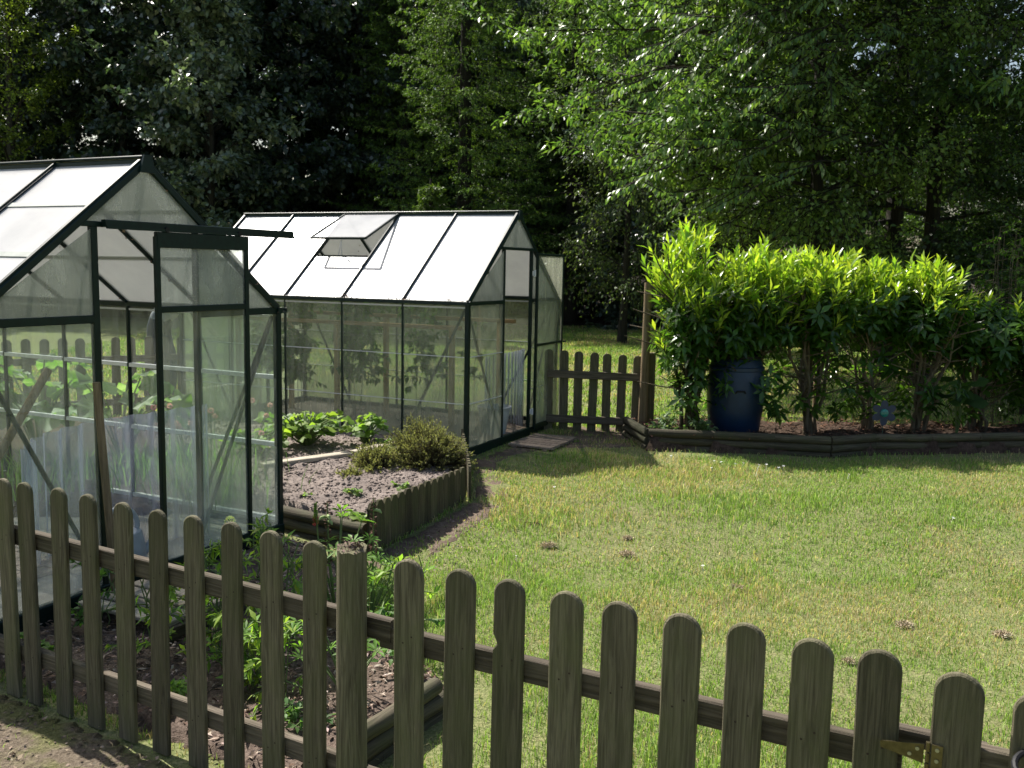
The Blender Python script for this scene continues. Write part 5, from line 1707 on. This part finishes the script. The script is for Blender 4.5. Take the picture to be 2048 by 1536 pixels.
for i, (x, y, hh, sp, n, cols, lb) in enumerate([(-1.26, 3.95, .34, .20, 170, YG, 'yellow green leafy plant behind the pickets left of centre'),
                                                 (-1.02, 3.55, .26, .16, 120, YG, 'lower yellow green plant beside the bark chips'),
                                                 (-1.85, 4.15, .34, .17, 140, [(.07, .15, .04), (.10, .20, .05)], 'dark green bushy plant in front of the near greenhouse base'),
                                                 (-1.55, 4.25, .26, .14, 100, YG, 'small bright plant by the slatted platform'),
                                                 (-2.0, 3.85, .10, .10, 50, [(.12, .22, .05)], 'tiny green seedling on the bark chips near the left pickets'),
                                                 (-1.28, 3.42, .08, .10, 40, [(.16, .28, .05)], 'tiny bright seedling on the bark chips behind the seventh picket'),
                                                 (-.42, 3.85, .30, .22, 150, [(.07, .16, .04), (.10, .20, .05)], 'leafy green plant at the turn of the log edging'),
                                                 (-.72, 3.25, .12, .12, 60, [(.10, .19, .06)], 'low green plant at the foot of the round post')]):
    compound_leaf_plant('leafy_plant', (x, y, -.10), hh, sp, n, 80 + i, cols, lb, 'garden plant', stem='herbstem', L=(.02, .045), wr=.6, nst=4, droop=.1, zmin=.2)
# white flower
wf = empty('white_flower', (-1.33, 4.41, -.1), 0, 'small white flower head poking above the pickets before the near greenhouse', 'flower')
MB().tube([(0, 0, 0), (.01, 0, .25), (0, 0, .44)], .003, 6).build('stem', M['herbstem'], wf)
q = 120; rg = np.random.default_rng(9); dd = unit(rg.normal(0, 1, (q, 3)) + [0, 0, .5])
V, F = leaves4(np.array([0, 0, .45]) + dd * [.018, .018, .022], dd, rg.normal(0, 1, (q, 3)), np.full(q, .012), np.full(q, .009))
link('flower_head', np_mesh('flower_head', V, F, np.repeat(pal(rg, q, [(.75, .75, .62)], [1], .1), 4, 0)), M['herb'], wf)
# weeds low on hedge bed left corner
for i, (x, y, s, lb) in enumerate([(1.42, 8.62, .2, 'low grey green groundcover in the left corner of the hedge bed'), (1.72, 8.45, .18, 'low groundcover between the groundcover corner and the blue barrel')]):
    compound_leaf_plant('groundcover', (x, y, .10), .14, s, 260, 95 + i, [(.12, .19, .10), (.18, .25, .15), (.07, .13, .06)], lb, 'groundcover', stem='herbstem', L=(.025, .06), wr=.45, nst=10, droop=.2)
compound_leaf_plant('climbing_rose', (4.95, 9.6, 0), 2.1, .5, 900, 120, [(.10, .20, .03), (.16, .27, .05), (.05, .11, .02)], 'loose light green shrub with scattered leaves above the right end of the hedge', 'shrub', stem='twig', L=(.035, .06), wr=.6, nst=9, droop=.3, zmin=.25)
big_leaf_plant((4.15, 8.75, .1), 9, .25, .55, 44, 'broad leaved dark plant hanging low at the right of the hedge', 'garden plant', 'broadleaf_plant', .2, ((.03, .07, .02), (.05, .10, .03)), 3, 0)

# ------------------------------------------------------------------ wood behind
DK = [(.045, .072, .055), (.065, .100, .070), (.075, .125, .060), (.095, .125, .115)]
MID = [(.055, .10, .02), (.08, .14, .03), (.035, .07, .018), (.10, .16, .04)]
LIT = [(.10, .17, .03), (.14, .22, .04), (.06, .12, .02)]
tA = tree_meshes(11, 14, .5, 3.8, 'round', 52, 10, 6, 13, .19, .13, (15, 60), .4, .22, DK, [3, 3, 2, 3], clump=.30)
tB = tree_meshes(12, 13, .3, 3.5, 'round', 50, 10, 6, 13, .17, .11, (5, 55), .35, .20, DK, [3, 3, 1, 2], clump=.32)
tC = tree_meshes(13, 12, .3, 2.6, 'col', 40, 8, 6, 10, .10, .06, (20, 65), .25, .16, [(.13, .18, .03), (.19, .25, .05), (.08, .12, .03)], [2, 2, 2], clump=.25)
sA = spruce_meshes(21, 15, 1.3, 2.7, [(.12, .21, .045), (.075, .14, .035), (.19, .29, .06)], [3, 3, 2])
plant_tree('broadleaf_tree', tA, (-8.6, 27.5), 'dark broadleaf tree at left with pale gleaming leaf sprays', rz=.4)
plant_tree('broadleaf_tree', tB, (-11.6, 29.0), 'dark broadleaf tree behind the left greenhouse roof, further left of the gleaming one', rz=2.0)
plant_tree('broadleaf_tree', tB, (-5.0, 31.5), 'very dark broadleaf tree above the gap between the two greenhouse roofs', rz=4.0)
tD = tree_meshes(19, 8.5, 1.0, 2.0, 'round', 30, 8, 5, 9, .17, .11, (10, 60), .4, .12, [(.15, .19, .14), (.20, .25, .18), (.10, .14, .09)], [3, 2, 2], clump=.30)  # pale leaf colours paint in the gleam of light on this tree
plant_tree('broadleaf_tree', tD, (-7.9, 24.8), 'pale gleaming leafy tree standing forward of the dark trees above the gap between the greenhouses', leafm='leaf_dark')
plant_tree('hornbeam_tree', tC, (-13.6, 26.0), 'yellowish green dappled tree at the far left edge', rz=1.0)
plant_tree('spruce_tree', sA, (-1.3, 24.5), 'tall green spruce right behind the far greenhouse with drooping sprays', leafm='needle')
plant_tree('spruce_tree', sA, (-3.4, 29.5), 'dark spruce left of and behind the tall green spruce', leafm='needle', rz=1.3)
plant_tree('spruce_tree', sA, (1.7, 28.5), 'dark spruce between the tall green spruce and the drooping light tree', leafm='needle', rz=2.6, sc_=1.05)
sB = spruce_meshes(22, 3.4, .2, .95, [(.07, .12, .025), (.10, .16, .03)], [1, 1], tiers=18)
plant_tree('spruce_tree', sB, (-1.75, 20.0), 'young bright spruce peeping over the far greenhouse ridge', leafm='needle')
wl = tree_meshes(14, 7.5, .8, 1.35, 'col', 34, 7, 5, 9, .075, .035, (25, 60), .8, .09, [(.10, .15, .05), (.15, .20, .08), (.06, .10, .03)], [3, 2, 2], hang=.75, clump=.35)
plant_tree('willow_tree', wl, (2.35, 20.5), 'slender light green drooping tree between the spruces and the cherry boughs')
ch = tree_meshes(15, 11, 2.4, 4.9, 'round', 48, 13, 6, 15, .115, .046, (0, 42), .6, .17, [(.09, .16, .04), (.065, .125, .04), (.13, .21, .05)], [3, 3, 2], side=(math.pi + .25, .45, 1.15), clump=.26, cut=lambda P: P[:, 2] > 2.25 - .12 * np.minimum(0, P[:, 0] + 2))
def boughs(origin, ends, seed, cols):
    rg = np.random.default_rng(seed); A, B, LP, LD, LN = [], [], [], [], []
    for (a, e) in ends:
        a = np.array(a, float); e = np.array(e, float); K = 9
        L_ = np.linalg.norm(e - a); up_ = np.array([0, 0, 1.0])
        pts = [a + (e - a) * t + up_ * (.10 * L_ * math.sin(math.pi * t) - .05 * L_ * t * t) + rg.normal(0, .05, 3) for t in np.linspace(0, 1, K + 1)]
        for k in range(K): A.append(pts[k]); B.append(pts[k + 1])
        m_ = int(L_ * 5.5)
        tw = []
        for j in range(m_):
            t = .30 + .70 * j / m_; q = min(int(t * K), K - 1); f = t * K - q; p = pts[q] * (1 - f) + pts[q + 1] * f
            d = pts[q + 1] - pts[q]; d /= np.linalg.norm(d); sd = np.cross(d, up_); sd /= np.linalg.norm(sd)
            l = rg.uniform(.35, .85) * (1.15 - .5 * t)
            dd = d * rg.uniform(.6, 1) + sd * (1 if j % 2 else -1) * rg.uniform(.4, .9) + up_ * rg.uniform(-.18, .12); dd /= np.linalg.norm(dd)
            tw.append((p, dd, l))
        tw.append((pts[-2], unit(pts[-1] - pts[-2]), .55))
        for p, dd, l in tw:
            A.append(p); B.append(p + dd * l)
            sd = np.cross(dd, up_); sd /= np.linalg.norm(sd)
            n_ = int(l / .030)
            for i in range(n_):
                u = (i + .5) / n_; LP.append(p + dd * l * (.08 + .92 * u)); sg = 1 if i % 2 else -1
                LD.append(dd * .55 + sd * sg * rg.uniform(.55, .9) - up_ * rg.uniform(.35, 1.1) + rg.normal(0, .22, 3)); LN.append(up_ + sd * sg * .35 + rg.normal(0, .12, 3))
    V, F = prisms(np.array(A), np.array(B), .010, .006)
    n = len(LP); LL = rg.uniform(.065, .125, n)
    V2, F2 = leaves(np.array(LP), np.array(LD), np.array(LN), LL, LL * .42, .10, .22, .5)
    return V - 0, F, V2, F2, np.repeat(pal(rg, n, cols, np.ones(len(cols)), .18), 5, 0)


def add_boughs(r, org):
    rg = np.random.default_rng(77); ends = []
    for i in range(50):
        z = 2.15 + 4.0 * (i / 49) ** .95; ex = 1.0 + rg.uniform(0, 2.0) + .22 * abs(z - 3.0); ey = rg.uniform(11.0, 12.6)
        if z < 2.5: ex += .7
        st = (ex + rg.uniform(1.4, 2.2), ey + rg.uniform(.3, 1.3), z + rg.uniform(-.15, .45))
        ends.append(((st[0] - org[0], st[1] - org[1], st[2]), (ex - org[0], ey - org[1], z)))
    V, F, V2, F2, c = boughs(org, ends, 5, [(.105, .175, .055), (.07, .13, .045), (.15, .225, .07), (.085, .14, .06)])
    link('bough', np_mesh('bough', V, F), M['bark'], r)
    link('bough_leaves', np_mesh('bough_leaves', V2, F2, c), M['leaf'], r)


ct = plant_tree('cherry_tree', ch, (5.8, 14.8), 'cherry tree reaching long level boughs of drooping bright leaves over the lawn', sc_=1.0)
add_boughs(ct, (5.8, 14.8))
bi = tree_meshes(16, 11, 1.9, 2.3, 'round', 46, 11, 6, 14, .062, .046, (15, 60), .5, .11, [(.14, .22, .055), (.19, .28, .07), (.09, .15, .04)], [3, 2, 2], hang=.55, clump=.34, side=(-math.pi * .62, .45, 1.0))
plant_tree('birch_tree', bi, (4.05, 12.9), 'birch tree with small hanging leaves above the middle of the hedge', bark='bark')
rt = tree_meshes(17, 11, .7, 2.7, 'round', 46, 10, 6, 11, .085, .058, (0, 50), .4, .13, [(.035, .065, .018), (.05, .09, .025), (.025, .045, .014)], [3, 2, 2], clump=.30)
plant_tree('broadleaf_tree', rt, (7.3, 12.8), 'dark small leaved tree filling the right edge above the hedge')
plant_tree('broadleaf_tree', rt, (5.75, 13.4), 'dark small leaved tree between the birch and the right edge, trunk faintly visible', rz=2.5, sc_=.95)
rt2 = tree_meshes(18, 6.5, .2, 1.7, 'round', 28, 9, 6, 9, .065, .045, (5, 60), .3, .09, [(.05, .095, .02), (.08, .14, .03), (.03, .06, .015)], [3, 2, 2], clump=.26)
plant_tree('hazel_shrub', rt2, (5.9, 10.8), 'small leaved shrub tree behind the dark right end of the hedge', 'shrub', rz=1.0, sc_=.62)
plant_tree('hazel_shrub', rt2, (3.9, 15.5), 'shady understory shrub behind the hedge under the cherry boughs', 'shrub', rz=2.2, sc_=.7)
k = 0
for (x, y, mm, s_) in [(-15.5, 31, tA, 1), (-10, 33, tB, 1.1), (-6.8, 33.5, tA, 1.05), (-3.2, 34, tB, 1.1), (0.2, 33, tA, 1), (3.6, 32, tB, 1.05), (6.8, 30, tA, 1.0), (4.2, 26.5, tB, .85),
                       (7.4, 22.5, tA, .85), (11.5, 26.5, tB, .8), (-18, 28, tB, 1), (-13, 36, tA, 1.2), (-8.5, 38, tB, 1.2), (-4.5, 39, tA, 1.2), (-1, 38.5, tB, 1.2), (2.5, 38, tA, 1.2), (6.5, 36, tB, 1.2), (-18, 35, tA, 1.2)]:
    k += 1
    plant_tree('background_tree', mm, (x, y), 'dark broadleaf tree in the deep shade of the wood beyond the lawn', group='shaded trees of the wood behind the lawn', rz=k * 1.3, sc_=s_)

for i, (x, y, s_) in enumerate([(-16.5, 28.5, 1), (-13.2, 31, 1.1), (-10.2, 30.5, .9), (-7.4, 31, 1.1), (-5.9, 30.5, .9), (-3.8, 32, 1.1), (-1.2, 30.5, 1.0), (0.6, 29.5, .85), (2.6, 31, 1.0), (4.9, 29.5, .95), (7.0, 27, 1.0), (9.3, 24.5, .8), (10.6, 20.5, .85), (13.2, 24.5, 1.0), (15.5, 22, 1.0), (9.0, 19.0, .8), (7.2, 16.6, .75), (11.8, 22.5, .95), (8.6, 22.0, .9), (8.2, 17.5, .8), (-20, 30, 1.1), (5.6, 24.0, .7)]):
    plant_tree('understory_shrub', rt2, (x, y), 'dark leafy shrub low among the trunks of the wood', 'shrub', 'shrubs at the foot of the wood', rz=i * 1.7, sc_=s_)


# ------------------------------------------------------------------ person beyond the back-left fence
def person():
    J = {}; E = []
    def j(n, p, r, parent=None):
        J[n] = (len(J), p, r)
        if parent: E.append((J[parent][0], J[n][0]))
    # facing +x, bent forward at the hips
    j('pelvis', (0, 0, .92), .15)
    j('belly', (.10, 0, 1.02), .145, 'pelvis'); j('chest', (.27, 0, 1.15), .155, 'belly'); j('neckb', (.42, 0, 1.25), .075, 'chest'); j('neck', (.48, 0, 1.28), .055, 'neckb')
    j('head', (.55, 0, 1.32), .095, 'neck'); j('headt', (.63, 0, 1.38), .085, 'head'); 
    for s, n in ((1, 'l'), (-1, 'r')):
        fx = .14 if s > 0 else -.08
        j('hip' + n, (0, s * .095, .86), .10, 'pelvis'); j('knee' + n, (.03 + fx * .7, s * .12, .48), .062, 'hip' + n); j('ank' + n, (fx - .02, s * .13, .09), .042, 'knee' + n)
        j('toe' + n, (fx + .14, s * .14, .045), .035, 'ank' + n)
        j('sh' + n, (.34, s * .17, 1.19), .06, 'chest'); j('elb' + n, (.44, s * .20, .93), .043, 'sh' + n); j('wr' + n, (.60, s * .16, .76), .028, 'elb' + n); j('palm' + n, (.655, s * .15, .71), .030, 'wr' + n)
        for q in range(4):
            b_ = (.69, s * (.175 - .018 * q), .685); j(f'f{q}{n}', b_, .010, 'palm' + n); j(f'g{q}{n}', (b_[0] + .015, b_[1], b_[2] - .04 - .004 * (q in (1, 2))), .008, f'f{q}{n}')
        j('th' + n, (.675, s * .115, .70), .010, 'palm' + n); j('ti' + n, (.70, s * .11, .67), .009, 'th' + n)
    names = list(J); me = bpy.data.meshes.new('body'); me.from_pydata([J[n][1] for n in names], E, [])
    o = bpy.data.objects.new('tmp', me); COL.objects.link(o)
    sk = o.modifiers.new('s', 'SKIN'); o.modifiers.new('u', 'SUBSURF').levels = 2
    for i, n in enumerate(names):
        rr = J[n][2]; v = me.skin_vertices[0].data[i]; v.radius = (rr, rr); v.use_root = (n == 'pelvis')
    dg = bpy.context.evaluated_depsgraph_get(); dg.update()
    bm_ = bpy.data.meshes.new_from_object(o.evaluated_get(dg)); bpy.data.objects.remove(o)
    r = empty('person', (-3.95, 10.55, 0.0), .12, 'person bending forward beyond the back fence in grey top and dark trousers', 'person')
    mats = [simple('skin', (.50, .28, .22), .55, .3), simple('grey cotton', (.22, .23, .26), .85, .2), simple('dark navy denim', (.025, .03, .05), .85, .2), simple('dark shoe', (.02, .02, .02), .6)]
    for q in mats: bm_.materials.append(q)
    bm_.name = 'body'
    for p in bm_.polygons:
        c = p.center
        if c.z < .10: k = 3
        elif c.z < .94 and c.x < .30: k = 2
        elif c.x > .455 and c.z > 1.15: k = 0
        elif c.z < 1.0 and c.x > .38: k = 0
        else: k = 1
        p.material_index = k; p.use_smooth = True
    link('body', bm_, None, r)
    rg = np.random.default_rng(4); n = 900
    d = unit(rg.normal(0, 1, (n, 3)) + [-.2, 0, .6]); P = np.array([.60, 0, 1.365]) + d * [.115, .10, .10]
    V, F = leaves4(P, np.cross(d, rg.normal(0, 1, (n, 3))) + d * .2, d, np.full(n, .05), np.full(n, .014))
    link('hair', np_mesh('hair', V, F, np.repeat(pal(rg, n, [(.04, .03, .02)], [1]), 4, 0)), M['attr'], r)
    b = MB(); b.tube([(.69, 0, 1.32), (.715, 0, 1.305)], [.018, .008], 8)
    f_ = MB(); f_.tube([(.67, 0, 1.335), (.705, 0, 1.29)], [.018, .014], 8)
    for s in (-1, 1): f_.tube([(.60, s * .088, 1.31), (.60, s * .10, 1.335)], [.014, .012], 8)
    f_.build('face_features', mats[0], r, smooth=True)


person()
